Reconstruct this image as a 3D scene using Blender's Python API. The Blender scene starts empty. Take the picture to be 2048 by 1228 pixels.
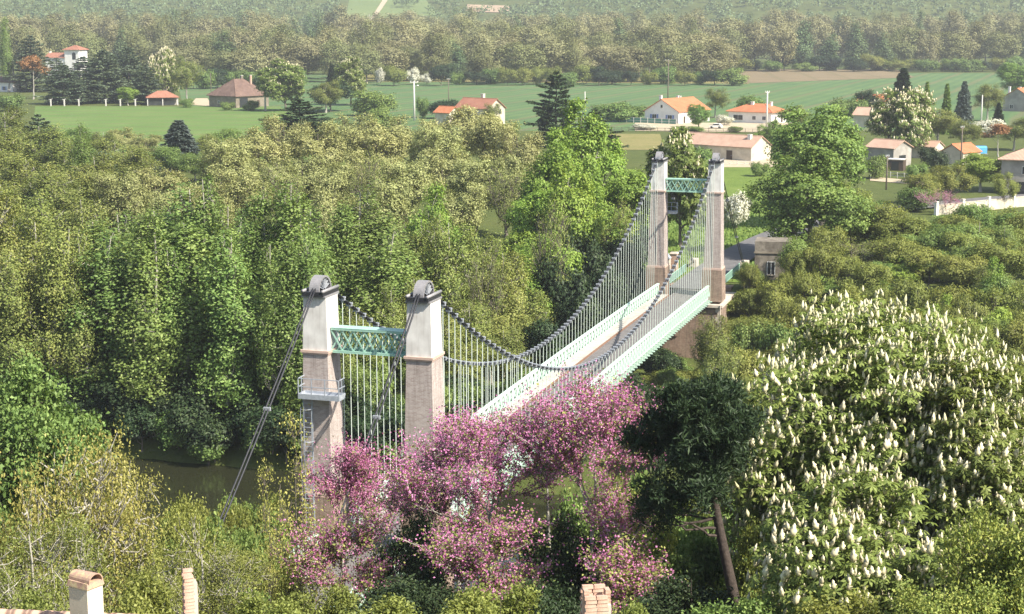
import bpy, math, random
import numpy as np
from mathutils import Vector, Matrix

PI = math.pi
R = math.radians
scene = bpy.context.scene
COL = scene.collection

# ------------------------------------------------------------------ camera
W, H = 2048, 1228                 # photograph frame, used to read off bearings
FPX, PITCH, CAMZ = 3267.0, 0.1747, 33.31
cam_data = bpy.data.cameras.new("camera")
cam_data.sensor_width = 36.0
cam_data.lens = 36.0 * FPX / W
cam_data.clip_start = 0.5
cam_data.clip_end = 9000
cam = bpy.data.objects.new("camera", cam_data)
cam.location = (0, 0, CAMZ)
cam.rotation_euler = (PI / 2 - PITCH, 0, 0)
COL.objects.link(cam)
scene.camera = cam

# ------------------------------------------------------------------ light
SUN_EL = R(45)
SUN_H = Vector((0.797, -0.604, 0)).normalized()
world = bpy.data.worlds.new("World")
scene.world = world
world.use_nodes = True
wn = world.node_tree.nodes
sky = wn.new("ShaderNodeTexSky")
sky.sky_type = 'NISHITA'
sky.sun_disc = False
sky.sun_elevation = SUN_EL
sky.sun_rotation = math.atan2(SUN_H.x, SUN_H.y)
sky.air_density = 1.0
sky.dust_density = 1.5
wn["Background"].inputs["Strength"].default_value = 0.10
world.node_tree.links.new(sky.outputs[0], wn["Background"].inputs["Color"])
sun_data = bpy.data.lights.new("sun", 'SUN')
sun_data.energy = 5.0
sun_data.angle = R(0.5)
sun_data.color = (1.0, 0.93, 0.80)
sun = bpy.data.objects.new("sun", sun_data)
sdir = Vector((SUN_H.x * math.cos(SUN_EL), SUN_H.y * math.cos(SUN_EL), math.sin(SUN_EL)))
sun.rotation_euler = sdir.to_track_quat('Z', 'Y').to_euler()
sun.location = (150, -60, 180)
COL.objects.link(sun)
scene.view_settings.view_transform = 'Standard'
scene.view_settings.look = 'None'
scene.view_settings.exposure = 1.15
scene.view_settings.gamma = 1.0
scene.view_settings.use_curve_mapping = False
scene.cycles.max_bounces = 6
scene.cycles.diffuse_bounces = 3
scene.cycles.glossy_bounces = 2
scene.cycles.transmission_bounces = 4
scene.cycles.transparent_max_bounces = 4
scene.cycles.volume_bounces = 0
scene.cycles.use_adaptive_sampling = True
scene.render.film_transparent = False

# ------------------------------------------------------------------ bearings
CP, SP = math.cos(PITCH), math.sin(PITCH)

def at(px, py, Y):
    """point at depth Y (metres along the ground) on the bearing of a photo position"""
    u = (px - W / 2) / FPX
    v = (H / 2 - py) / FPX
    d = Vector((u, CP + v * SP, -SP + v * CP))
    k = Y / d.y
    return Vector((d.x * k, Y, CAMZ + d.z * k))

def on_ground(px, py, z=0.0):
    u = (px - W / 2) / FPX
    v = (H / 2 - py) / FPX
    d = Vector((u, CP + v * SP, -SP + v * CP))
    k = (z - CAMZ) / d.z
    return Vector((d.x * k, d.y * k, z))

# ------------------------------------------------------------------ bridge frame
BX, BY, AZ, SPAN = -8.72, 100.0, 0.2997, 101.2
AX = np.array([math.sin(AZ), math.cos(AZ)])
CX = np.array([AX[1], -AX[0]])
WATER_Z = -8.0

def tcoord(x, y):
    return (x - BX) * AX[0] + (y - BY) * AX[1]

def ocoord(x, y):
    return (x - BX) * CX[0] + (y - BY) * CX[1]

def sstep(a, b, x):
    s = np.clip((x - a) / (b - a), 0, 1)
    return s * s * (3 - 2 * s)

def vnoise(x, y, seed=0):
    """cheap smooth value noise"""
    x = np.asarray(x, float); y = np.asarray(y, float)
    xi = np.floor(x); yi = np.floor(y)
    fx = x - xi; fy = y - yi
    fx = fx * fx * (3 - 2 * fx); fy = fy * fy * (3 - 2 * fy)
    def h(a, b):
        n = np.sin(a * 127.1 + b * 311.7 + seed * 74.7) * 43758.5453
        return n - np.floor(n)
    return (h(xi, yi) * (1 - fx) + h(xi + 1, yi) * fx) * (1 - fy) + (h(xi, yi + 1) * (1 - fx) + h(xi + 1, yi + 1) * fx) * fy

def ground_z(x, y):
    x = np.asarray(x, float); y = np.asarray(y, float)
    t = tcoord(x, y); o = ocoord(x, y)
    near = np.maximum(28.0 - 0.37 * y, -1.5 + 0.4 * (vnoise(x / 6, y / 6, 3) - .5))
    near = near + 2.2 * sstep(5, 14, o) * (1 - sstep(66, 84, y)) 
    near = np.where(y < 8, np.minimum(31.6, 31.6 - (y) * 0.8), np.minimum(near, 31.6))
    # cutting for the approach road
    cut = 1 - sstep(4.5, 8.5, np.abs(o))
    cut = cut * (1 - sstep(-2, 4, t)) * sstep(-60, -42, t)
    near = near * (1 - cut) + np.minimum(near, -0.6) * cut
    bed = -10.5
    flood = -6.3 + 0.7 * (vnoise(x / 9, y / 9, 5) - .5) - 1.7 * sstep(-8, -3, o) * (1 - sstep(18, 28, o)) * sstep(55, 75, t)
    z = near
    a = sstep(-5, 3, t); z = z * (1 - a) + bed * a
    a = sstep(38.5, 42.5, t); z = z * (1 - a) + flood * a
    a = sstep(97, 112, t); z = z * (1 - a) + 0.0 * a
    # hills at the back of the valley
    hill = sstep(1500, 1800, y) * np.maximum(0, (y - 1560)) * 0.13 * (0.75 + 0.6 * vnoise(x / 500 + 3.3, y / 900, 9))
    return z + hill

def gz(x, y):
    return float(ground_z(x, y))

# ------------------------------------------------------------------ mesh helpers
def mesh_np(name, V, F, mats, tint=None, smooth=False, midx=None):
    """F: list of (n,k) int arrays"""
    me = bpy.data.meshes.new(name)
    V = np.asarray(V, np.float32)
    F = [np.asarray(f, np.int32) for f in F if len(f)]
    nl = sum(f.size for f in F); nf = sum(len(f) for f in F)
    me.vertices.add(len(V)); me.vertices.foreach_set("co", V.ravel())
    me.loops.add(nl); me.polygons.add(nf)
    me.loops.foreach_set("vertex_index", np.concatenate([f.ravel() for f in F]))
    sizes = np.concatenate([np.full(len(f), f.shape[1], np.int32) for f in F])
    starts = np.concatenate([[0], np.cumsum(sizes)[:-1]]).astype(np.int32)
    me.polygons.foreach_set("loop_start", starts)
    if smooth:
        me.polygons.foreach_set("use_smooth", np.ones(nf, bool))
    if midx is not None:
        me.polygons.foreach_set("material_index", np.asarray(midx, np.int32))
    if tint is not None:
        at_ = me.attributes.new("tint", 'FLOAT', 'POINT')
        at_.data.foreach_set("value", np.asarray(tint, np.float32))
    for m in (mats if isinstance(mats, (list, tuple)) else [mats]):
        me.materials.append(m)
    me.update(calc_edges=True)
    return me

class MB:
    """collects simple solids into one mesh"""
    def __init__(self):
        self.v = []; self.f = []
    def add(self, verts, faces):
        b = len(self.v)
        self.v += [tuple(p) for p in verts]
        self.f += [tuple(i + b for i in f) for f in faces]
        return self
    def box(self, x0, x1, y0, y1, z0, z1, top=None):
        """top: (dx,dy) inset of the upper face on each side"""
        dx, dy = top if top else (0, 0)
        v = [(x0, y0, z0), (x1, y0, z0), (x1, y1, z0), (x0, y1, z0),
             (x0 + dx, y0 + dy, z1), (x1 - dx, y0 + dy, z1), (x1 - dx, y1 - dy, z1), (x0 + dx, y1 - dy, z1)]
        return self.add(v, [(0, 3, 2, 1), (4, 5, 6, 7), (0, 1, 5, 4), (1, 2, 6, 5), (2, 3, 7, 6), (3, 0, 4, 7)])
    def bar(self, a, b, w, h, up=(0, 0, 1)):
        a = Vector(a); b = Vector(b); d = (b - a).normalized()
        u = Vector(up)
        if abs(d.dot(u)) > .98: u = Vector((0, 1, 0))
        s = d.cross(u).normalized() * (w / 2); n = s.cross(d).normalized() * (h / 2)
        v = [a - s - n, a + s - n, a + s + n, a - s + n, b - s - n, b + s - n, b + s + n, b - s + n]
        return self.add(v, [(0, 3, 2, 1), (4, 5, 6, 7), (0, 1, 5, 4), (1, 2, 6, 5), (2, 3, 7, 6), (3, 0, 4, 7)])
    def sweep(self, pts, w, h):
        """rectangular section along a path"""
        n = len(pts); vs = []; fs = []
        for i, p in enumerate(pts):
            p = Vector(p)
            d = (Vector(pts[min(i + 1, n - 1)]) - Vector(pts[max(i - 1, 0)])).normalized()
            s = d.cross(Vector((0, 0, 1))).normalized() * (w / 2)
            u = Vector((0, 0, h / 2))
            vs += [p - s - u, p + s - u, p + s + u, p - s + u]
        for i in range(n - 1):
            a = 4 * i; b = a + 4
            for k in range(4):
                fs.append((a + k, a + (k + 1) % 4, b + (k + 1) % 4, b + k))
        fs += [(3, 2, 1, 0), (4 * n - 4, 4 * n - 3, 4 * n - 2, 4 * n - 1)]
        return self.add(vs, fs)
    def tube(self, pts, rad, n=6):
        V, F = tube_np(np.array([tuple(p) for p in pts], float), np.full(len(pts), rad) if np.isscalar(rad) else np.array(rad, float), n)
        return self.add([tuple(p) for p in V], [tuple(int(i) for i in f) for f in F] + [tuple(range(n - 1, -1, -1)), tuple(range(len(V) - n, len(V)))])
    def prism(self, poly, axis_a, axis_b, axis_n, d0, d1, org=(0, 0, 0)):
        o = Vector(org); A = Vector(axis_a); B = Vector(axis_b); N = Vector(axis_n)
        k = len(poly)
        v = [o + A * p + B * q + N * d0 for p, q in poly] + [o + A * p + B * q + N * d1 for p, q in poly]
        f = [tuple(range(k - 1, -1, -1)), tuple(range(k, 2 * k))] + [(i, (i + 1) % k, k + (i + 1) % k, k + i) for i in range(k)]
        return self.add(v, f)
    def mesh(self, name, mat, smooth=False):
        me = bpy.data.meshes.new(name)
        me.from_pydata(self.v, [], self.f)
        me.materials.append(mat)
        if smooth:
            for p in me.polygons: p.use_smooth = True
        me.update()
        return me
    def build(self, name, mat, parent=None, smooth=False, loc=None):
        return link(name, self.mesh(name, mat, smooth), parent, loc)

def link(name, data, parent=None, loc=None, rot=None):
    o = bpy.data.objects.new(name, data)
    COL.objects.link(o)
    if parent is not None: o.parent = parent
    if loc is not None: o.location = loc
    if rot is not None: o.rotation_euler = rot
    return o

def tag(o, label=None, cat=None, group=None, kind=None):
    if label: o["label"] = label
    if cat: o["category"] = cat
    if group: o["group"] = group
    if kind: o["kind"] = kind
    return o

def empty(name, loc, rz=0.0):
    o = link(name, None, None, loc, (0, 0, rz))
    o.empty_display_size = 0.3
    return o

def tube_np(P, r, n=6):
    k = len(P)
    T = np.gradient(P, axis=0)
    T /= np.maximum(np.linalg.norm(T, axis=1, keepdims=True), 1e-9)
    ref = np.array([0.0, 0.0, 1.0]) if abs(T[:, 2]).mean() < .9 else np.array([1.0, 0.0, 0.0])
    A = np.cross(T, ref); A /= np.maximum(np.linalg.norm(A, axis=1, keepdims=True), 1e-9)
    B = np.cross(T, A)
    ang = np.arange(n) * 2 * PI / n
    V = P[:, None, :] + r[:, None, None] * (np.cos(ang)[None, :, None] * A[:, None, :] + np.sin(ang)[None, :, None] * B[:, None, :])
    V = V.reshape(-1, 3)
    i = np.arange(k - 1)[:, None] * n; j = np.arange(n)[None, :]; j2 = (j + 1) % n
    F = np.stack([i + j, i + j2, i + n + j2, i + n + j], -1).reshape(-1, 4)
    return V, F

# ------------------------------------------------------------------ materials
def base_mat(name):
    m = bpy.data.materials.new(name); m.use_nodes = True
    nt = m.node_tree; b = nt.nodes["Principled BSDF"]
    return m, nt, b

def ramp(nt, fac, stops):
    r = nt.nodes.new("ShaderNodeValToRGB")
    e = r.color_ramp.elements
    while len(e) < len(stops): e.new(0.5)
    for i, (p, c) in enumerate(stops):
        e[i].position = p; e[i].color = (c[0], c[1], c[2], 1)
    nt.links.new(fac, r.inputs[0])
    return r.outputs[0]

def noise(nt, scale, detail=4, rough=.6, coord='Object', obj_space=None):
    tc = nt.nodes.new("ShaderNodeTexCoord")
    n = nt.nodes.new("ShaderNodeTexNoise")
    n.inputs["Scale"].default_value = scale; n.inputs["Detail"].default_value = detail; n.inputs["Roughness"].default_value = rough
    nt.links.new(tc.outputs[coord], n.inputs["Vector"])
    return n.outputs[0]

def mixc(nt, fac, a, b, mode='MIX'):
    m = nt.nodes.new("ShaderNodeMix"); m.data_type = 'RGBA'; m.blend_type = mode
    for s, v in ((m.inputs[0], fac), (m.inputs[6], a), (m.inputs[7], b)):
        if isinstance(v, (float, int)): s.default_value = v
        elif isinstance(v, tuple): s.default_value = (v[0], v[1], v[2], 1)
        else: nt.links.new(v, s)
    return m.outputs[2]

def bump(nt, b, height, strength, dist):
    n = nt.nodes.new("ShaderNodeBump"); n.inputs["Strength"].default_value = strength; n.inputs["Distance"].default_value = dist
    nt.links.new(height, n.inputs["Height"]); nt.links.new(n.outputs[0], b.inputs["Normal"])

def surf(name, stops, scale=3.0, rough=.8, bstr=.3, bdist=.02, metal=0.0, detail=5, spec=.3, coord='Object', scale2=None):
    m, nt, b = base_mat(name)
    f = noise(nt, scale, detail, .65, coord)
    c = ramp(nt, f, stops)
    if scale2:
        f2 = noise(nt, scale2, 3, .5, coord)
        c = mixc(nt, ramp(nt, f2, [(.35, (0, 0, 0)), (.7, (.6, .6, .6))]), c, tuple(x * .55 for x in stops[0][1]))
    nt.links.new(c, b.inputs["Base Color"])
    b.inputs["Roughness"].default_value = rough; b.inputs["Metallic"].default_value = metal
    b.inputs["Specular IOR Level"].default_value = spec
    if bstr: bump(nt, b, f, bstr, bdist)
    return m

def weather(m, dark, amount, scale=(5, 5, .35), lo=.48, hi=.72):
    """run-off streaks down a surface"""
    nt = m.node_tree; b = nt.nodes["Principled BSDF"]
    src = b.inputs["Base Color"].links[0].from_socket
    tc = nt.nodes.new("ShaderNodeTexCoord"); mp = nt.nodes.new("ShaderNodeMapping"); mp.inputs["Scale"].default_value = scale
    n = nt.nodes.new("ShaderNodeTexNoise"); n.inputs["Scale"].default_value = 1.0; n.inputs["Detail"].default_value = 6; n.inputs["Roughness"].default_value = .7
    nt.links.new(tc.outputs["Object"], mp.inputs[0]); nt.links.new(mp.outputs[0], n.inputs["Vector"])
    nt.links.new(mixc(nt, ramp(nt, n.outputs[0], [(lo, (0, 0, 0)), (hi, (amount,) * 3)]), src, dark), b.inputs["Base Color"])

def leaf_mat(name, dark, mid, light, trans=.3, rough=.55, vary=.12, hue=.012, br=1.55, warm=False):
    def soften(c):
        if br in (1.0, 1.15): return tuple(min(.85, x * br) for x in c)
        l = .3 * c[0] + .6 * c[1] + .1 * c[2]
        return tuple(min(.85, (x * .90 + l * .10) * br * k) for x, k in zip(c, (1.05, 1.0, .95) if warm else (1.03, 1.02, .93)))
    dark, mid, light = soften(dark), soften(mid), soften(light)
    m, nt, b = base_mat(name)
    a = nt.nodes.new("ShaderNodeAttribute"); a.attribute_name = "tint"
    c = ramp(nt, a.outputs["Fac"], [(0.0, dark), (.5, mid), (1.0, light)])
    oi = nt.nodes.new("ShaderNodeObjectInfo")
    hs = nt.nodes.new("ShaderNodeHueSaturation")
    mr = nt.nodes.new("ShaderNodeMapRange"); mr.inputs[3].default_value = 1 - vary; mr.inputs[4].default_value = 1 + vary
    nt.links.new(oi.outputs["Random"], mr.inputs[0]); nt.links.new(mr.outputs[0], hs.inputs["Value"])
    m2 = nt.nodes.new("ShaderNodeMath"); m2.operation = 'MULTIPLY'; m2.inputs[1].default_value = 7.31
    m3 = nt.nodes.new("ShaderNodeMath"); m3.operation = 'FRACT'
    mr2 = nt.nodes.new("ShaderNodeMapRange"); mr2.inputs[3].default_value = .5 - hue; mr2.inputs[4].default_value = .5 + hue
    nt.links.new(oi.outputs["Random"], m2.inputs[0]); nt.links.new(m2.outputs[0], m3.inputs[0]); nt.links.new(m3.outputs[0], mr2.inputs[0])
    nt.links.new(mr2.outputs[0], hs.inputs["Hue"])
    nt.links.new(c, hs.inputs["Color"])
    nt.links.new(hs.outputs[0], b.inputs["Base Color"])
    b.inputs["Roughness"].default_value = rough
    b.inputs["Specular IOR Level"].default_value = .25
    tr = nt.nodes.new("ShaderNodeBsdfTranslucent")
    tc = mixc(nt, .6, hs.outputs[0], (.30, .38, .03), 'MIX') if trans > 0 else None
    mx = nt.nodes.new("ShaderNodeMixShader"); mx.inputs[0].default_value = trans
    nt.links.new(mixc(nt, 1.0, hs.outputs[0], (1.25, 1.2, .7), 'MULTIPLY'), tr.inputs["Color"])
    nt.links.new(b.outputs[0], mx.inputs[1]); nt.links.new(tr.outputs[0], mx.inputs[2])
    out = nt.nodes["Material Output"]
    nt.links.new(mx.outputs[0], out.inputs["Surface"])
    return m

M = {}
# foliage (base colours 0.03 to 0.2)
M['poplar'] = leaf_mat('poplar_leaf', (.055, .095, .020), (.105, .165, .036), (.19, .25, .075))
M['khaki'] = leaf_mat('oak_catkin_leaf', (.115, .128, .045), (.19, .205, .075), (.285, .288, .125), .25)
M['olive'] = leaf_mat('olive_leaf', (.065, .09, .018), (.125, .155, .032), (.21, .22, .06), .25)
M['maple'] = leaf_mat('maple_leaf', (.07, .12, .015), (.14, .215, .028), (.23, .30, .05), .35)
M['linden'] = leaf_mat('linden_leaf', (.055, .10, .018), (.105, .185, .034), (.18, .26, .06), .3)
M['acacia'] = leaf_mat('acacia_leaf', (.075, .095, .02), (.14, .165, .032), (.22, .24, .06), .35)
M['dark'] = leaf_mat('evergreen_leaf', (.012, .028, .010), (.025, .05, .018), (.055, .085, .03), .15, br=1.1)
M['chestnut'] = leaf_mat('chestnut_leaf', (.058, .086, .017), (.112, .152, .031), (.185, .225, .06), .3)
M['shrub'] = leaf_mat('shrub_leaf', (.048, .085, .018), (.095, .152, .034), (.165, .225, .06), .28)
M['needle'] = leaf_mat('pine_needle', (.013, .026, .010), (.026, .047, .018), (.055, .085, .03), .1, br=1.1)
M['cedar'] = leaf_mat('cedar_needle', (.035, .055, .035), (.06, .088, .055), (.11, .14, .09), .1)
M['spruce'] = leaf_mat('blue_spruce_needle', (.035, .055, .05), (.06, .085, .08), (.12, .15, .145), .1)
M['greencon'] = leaf_mat('cypress_leaf', (.05, .09, .02), (.10, .16, .03), (.18, .25, .06), .1)
M['budding'] = leaf_mat('young_leaf', (.10, .11, .022), (.195, .195, .040), (.31, .285, .085), .3, warm=True)
M['bronze'] = leaf_mat('bronze_leaf', (.10, .055, .02), (.19, .10, .035), (.27, .15, .06), .2)
M['yellowleaf'] = leaf_mat('privet_leaf', (.06, .09, .015), (.14, .17, .03), (.28, .28, .06), .2)
M['pink'] = leaf_mat('redbud_blossom', (.25, .068, .175), (.44, .155, .32), (.61, .295, .485), .25, .6, .1, .012, 1.15)
M['white_blossom'] = leaf_mat('hawthorn_blossom', (.45, .45, .36), (.62, .62, .52), (.75, .75, .66), .2, br=1.0)
M['candle'] = leaf_mat('chestnut_flower', (.50, .46, .25), (.66, .61, .40), (.76, .71, .52), .15, .6, .12, .012, 1.0)
M['farbrown'] = leaf_mat('far_budding_crown', (.135, .133, .064), (.165, .163, .078), (.20, .195, .096), .2)
M['farolive'] = leaf_mat('far_olive_crown', (.098, .11, .043), (.125, .14, .052), (.16, .172, .066), .2)
M['fargreen'] = leaf_mat('far_green_crown', (.055, .085, .036), (.075, .115, .047), (.10, .145, .06), .2)
# bark
M['bark_pale'] = surf('pale_bark', [(.3, (.22, .20, .17)), (.6, (.38, .36, .31)), (.8, (.5, .48, .43))], 6, .85, .4, .02)
M['bark'] = surf('grey_brown_bark', [(.3, (.09, .075, .06)), (.7, (.20, .175, .145))], 6, .9, .5, .02)
M['bark_dark'] = surf('dark_pine_bark', [(.3, (.03, .024, .02)), (.7, (.085, .065, .055))], 8, .9, .6, .03)

# structure materials
def ground_mat():
    m, nt, b = base_mat('meadow_and_soil')
    f1 = noise(nt, .035, 6, .6); f2 = noise(nt, .6, 6, .7); f3 = noise(nt, 5.0, 4, .7)
    g = ramp(nt, f1, [(.35, (.055, .085, .02)), (.5, (.085, .125, .028)), (.65, (.12, .145, .04))])
    d = ramp(nt, f2, [(.3, (.03, .035, .014)), (.5, (.07, .09, .022)), (.7, (.13, .14, .045))])
    c = mixc(nt, .5, g, d)
    c = mixc(nt, ramp(nt, f3, [(.4, (0, 0, 0)), (.75, (.55, .55, .55))]), c, (.10, .085, .05))
    nt.links.new(c, b.inputs["Base Color"]); b.inputs["Roughness"].default_value = .95
    b.inputs["Specular IOR Level"].default_value = .1
    bump(nt, b, f3, .8, .15)
    return m

def crop_mat(name, stops, rows=None, ang=0.0, rowcol=None, scale=.05):
    m, nt, b = base_mat(name)
    f = noise(nt, scale, 6, .65); f2 = noise(nt, 1.5, 5, .7)
    c = ramp(nt, f, stops)
    c = mixc(nt, .35, c, ramp(nt, f2, [(.3, tuple(x * .6 for x in stops[0][1])), (.7, tuple(min(1, x * 1.4) for x in stops[-1][1]))]))
    if rows:
        tc = nt.nodes.new("ShaderNodeTexCoord"); mp = nt.nodes.new("ShaderNodeMapping")
        mp.inputs["Rotation"].default_value = (0, 0, ang)
        w = nt.nodes.new("ShaderNodeTexWave"); w.inputs["Scale"].default_value = rows; w.inputs["Distortion"].default_value = 1.5; w.inputs["Detail"].default_value = 2
        nt.links.new(tc.outputs["Object"], mp.inputs[0]); nt.links.new(mp.outputs[0], w.inputs[0])
        c = mixc(nt, ramp(nt, w.outputs[1], [(.2, (0, 0, 0)), (.8, (.45, .45, .45))]), c, rowcol)
    if rows:
        w2 = nt.nodes.new("ShaderNodeTexWave"); w2.inputs["Scale"].default_value = .016; w2.inputs["Distortion"].default_value = .6; w2.inputs["Detail"].default_value = 1
        nt.links.new(mp.outputs[0], w2.inputs[0])
        c = mixc(nt, ramp(nt, w2.outputs[1], [(.9, (0, 0, 0)), (.985, (.55, .55, .55))]), c, (.15, .13, .07))
    nt.links.new(c, b.inputs["Base Color"]); b.inputs["Roughness"].default_value = .9
    b.inputs["Specular IOR Level"].default_value = .1
    bump(nt, b, f2, .8, .2)
    return m

M['ground'] = ground_mat()
M['crop_green'] = crop_mat('young_barley', [(.3, (.075, .135, .032)), (.5, (.11, .185, .045)), (.7, (.175, .22, .07))], .10, R(70), (.06, .125, .035))
M['crop_blue'] = crop_mat('young_wheat', [(.3, (.062, .118, .05)), (.5, (.09, .155, .058)), (.7, (.135, .185, .07))], .05, R(20), (.055, .11, .05), .03)
M['soil'] = crop_mat('ploughed_soil', [(.3, (.16, .125, .075)), (.6, (.22, .17, .105)), (.8, (.27, .21, .13))], .35, R(5), (.12, .10, .05), .05)
M['dry_grass'] = crop_mat('dry_verge', [(.3, (.13, .145, .04)), (.55, (.20, .185, .07)), (.75, (.26, .21, .10))], None, 0, None, .12)
M['lawn'] = crop_mat('lush_grass', [(.3, (.075, .125, .02)), (.55, (.115, .175, .032)), (.75, (.17, .21, .055))], None, 0, None, .15)
M['hillgrass'] = crop_mat('hill_pasture', [(.3, (.10, .15, .05)), (.55, (.14, .19, .065)), (.75, (.19, .22, .09))], None, 0, None, .01)
M['pinksoil'] = crop_mat('bare_clay', [(.3, (.30, .22, .15)), (.6, (.38, .28, .19)), (.8, (.44, .33, .22))], None, 0, None, .03)
M['dirt'] = surf('sandy_track', [(.3, (.34, .28, .19)), (.7, (.48, .40, .28))], .8, .95, .4, .05)
M['asphalt'] = surf('asphalt', [(.3, (.10, .098, .10)), (.6, (.145, .14, .142)), (.8, (.18, .175, .17))], 1.2, .85, .3, .01, detail=8)
M['deck_road'] = surf('deck_asphalt', [(.3, (.125, .118, .115)), (.6, (.17, .158, .153)), (.8, (.205, .192, .186))], 1.0, .85, .3, .01, detail=8)
M['walk'] = surf('walkway_concrete', [(.3, (.35, .33, .295)), (.6, (.43, .41, .37)), (.8, (.49, .47, .43))], 1.4, .85, .3, .01, detail=8)
M['kerb'] = surf('kerb_iron', [(.3, (.16, .09, .06)), (.7, (.26, .15, .10))], 3, .7, .3, .01)
M['mint'] = surf('mint_paint', [(.25, (.44, .60, .50)), (.6, (.52, .69, .585)), (.8, (.60, .75, .65))], 2.5, .5, .15, .004, spec=.4)
M['mint_dark'] = surf('green_truss_paint', [(.25, (.24, .42, .33)), (.6, (.31, .50, .41)), (.8, (.40, .58, .49))], 3, .5, .15, .004, spec=.4)
M['hanger'] = surf('hanger_paint', [(.3, (.46, .52, .47)), (.7, (.60, .66, .60))], 2, .45, .1, .002)
M['cable'] = surf('cable_steel', [(.3, (.022, .023, .027)), (.7, (.05, .051, .058))], 14, .5, .4, .01, .4)
M['clamp'] = surf('clamp_steel', [(.3, (.26, .28, .31)), (.7, (.45, .47, .50))], 10, .5, .2, .005, .3)
M['saddle'] = surf('saddle_iron', [(.3, (.20, .195, .20)), (.7, (.30, .29, .295))], 6, .55, .2, .005, .2)
M['galv'] = surf('galvanised_steel', [(.3, (.30, .33, .38)), (.7, (.46, .49, .54))], 5, .5, .15, .004, .3)
M['render'] = surf('lime_render', [(.25, (.56, .53, .50)), (.5, (.66, .64, .61)), (.75, (.74, .72, .69))], 1.1, .9, .25, .01, detail=8, scale2=.6)
M['stone'] = surf('pale_stone', [(.3, (.42, .36, .30)), (.6, (.54, .47, .40)), (.8, (.62, .55, .48))], 2.2, .9, .4, .02, detail=8)
M['band'] = surf('terracotta_band', [(.3, (.42, .29, .235)), (.7, (.55, .42, .35))], 4, .85, .3, .01)

def brick_mat(name, c1, c2, mortar, scale=1.0, bw=.24, bh=.065, soot=.35):
    m, nt, b = base_mat(name)
    tc = nt.nodes.new("ShaderNodeTexCoord")
    ge = nt.nodes.new("ShaderNodeNewGeometry")
    sx = nt.nodes.new("ShaderNodeSeparateXYZ"); nt.links.new(tc.outputs["Object"], sx.inputs[0])
    ad = nt.nodes.new("ShaderNodeMath"); ad.operation = 'ADD'
    nt.links.new(sx.outputs[0], ad.inputs[0]); nt.links.new(sx.outputs[1], ad.inputs[1])
    cb = nt.nodes.new("ShaderNodeCombineXYZ")
    nt.links.new(ad.outputs[0], cb.inputs[0]); nt.links.new(sx.outputs[2], cb.inputs[1])
    br = nt.nodes.new("ShaderNodeTexBrick")
    br.inputs["Scale"].default_value = scale; br.inputs["Brick Width"].default_value = bw; br.inputs["Row Height"].default_value = bh
    br.inputs["Mortar Size"].default_value = .009; br.inputs["Mortar Smooth"].default_value = .3; br.inputs["Bias"].default_value = -.1
    br.inputs["Color1"].default_value = (*c1, 1); br.inputs["Color2"].default_value = (*c2, 1); br.inputs["Mortar"].default_value = (*mortar, 1)
    nt.links.new(cb.outputs[0], br.inputs["Vector"])
    f = noise(nt, .9, 7, .7); f2 = noise(nt, 6, 4, .7)
    c = mixc(nt, ramp(nt, f, [(.4, (0, 0, 0)), (.7, (soot, soot, soot))]), br.outputs[0], tuple(x * .5 for x in c1))
    c = mixc(nt, ramp(nt, f2, [(.5, (0, 0, 0)), (.75, (.35, .35, .35))]), c, mortar)
    nt.links.new(c, b.inputs["Base Color"]); b.inputs["Roughness"].default_value = .92
    b.inputs["Specular IOR Level"].default_value = .15
    mx = nt.nodes.new("ShaderNodeMath"); mx.operation = 'MULTIPLY_ADD'; mx.inputs[1].default_value = .6
    nt.links.new(f2, mx.inputs[0]); nt.links.new(br.outputs[1], mx.inputs[2])
    iv = nt.nodes.new("ShaderNodeMath"); iv.operation = 'SUBTRACT'; iv.inputs[0].default_value = 1; nt.links.new(mx.outputs[0], iv.inputs[1])
    bump(nt, b, iv.outputs[0], .7, .02)
    return m
M['brick'] = brick_mat('tower_brick', (.35, .285, .26), (.46, .40, .37), (.52, .48, .45), 1.0, .26, .085)
M['pier_brick'] = brick_mat('pier_brick', (.27, .18, .14), (.36, .27, .21), (.38, .32, .26), 1.0, .28, .09, .6)
M['lichen_tile'] = surf('lichen_covered_tile', [(.3, (.26, .16, .12)), (.5, (.38, .25, .19)), (.62, (.45, .36, .20)), (.8, (.52, .45, .34))], 7, .95, .5, .01, detail=8)
M['chim_brick'] = surf('fired_brick', [(.3, (.36, .21, .155)), (.5, (.47, .31, .235)), (.7, (.56, .43, .34))], 5, .9, .5, .01)

weather(M['render'], (.33, .30, .27), .55)
weather(M['brick'], (.20, .16, .145), .55, (4, 4, .3))
weather(M['pier_brick'], (.10, .10, .07), .7, (3, 3, .3))
weather(M['mint'], (.30, .22, .15), .6, (9, 9, 3), .60, .75)
weather(M['mint_dark'], (.22, .15, .10), .5, (9, 9, 3), .60, .75)
weather(M['walk'], (.24, .22, .19), .6, (1.5, .25, 1), .45, .7)
weather(M['deck_road'], (.085, .08, .08), .6, (2.5, .12, 1), .45, .7)

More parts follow.
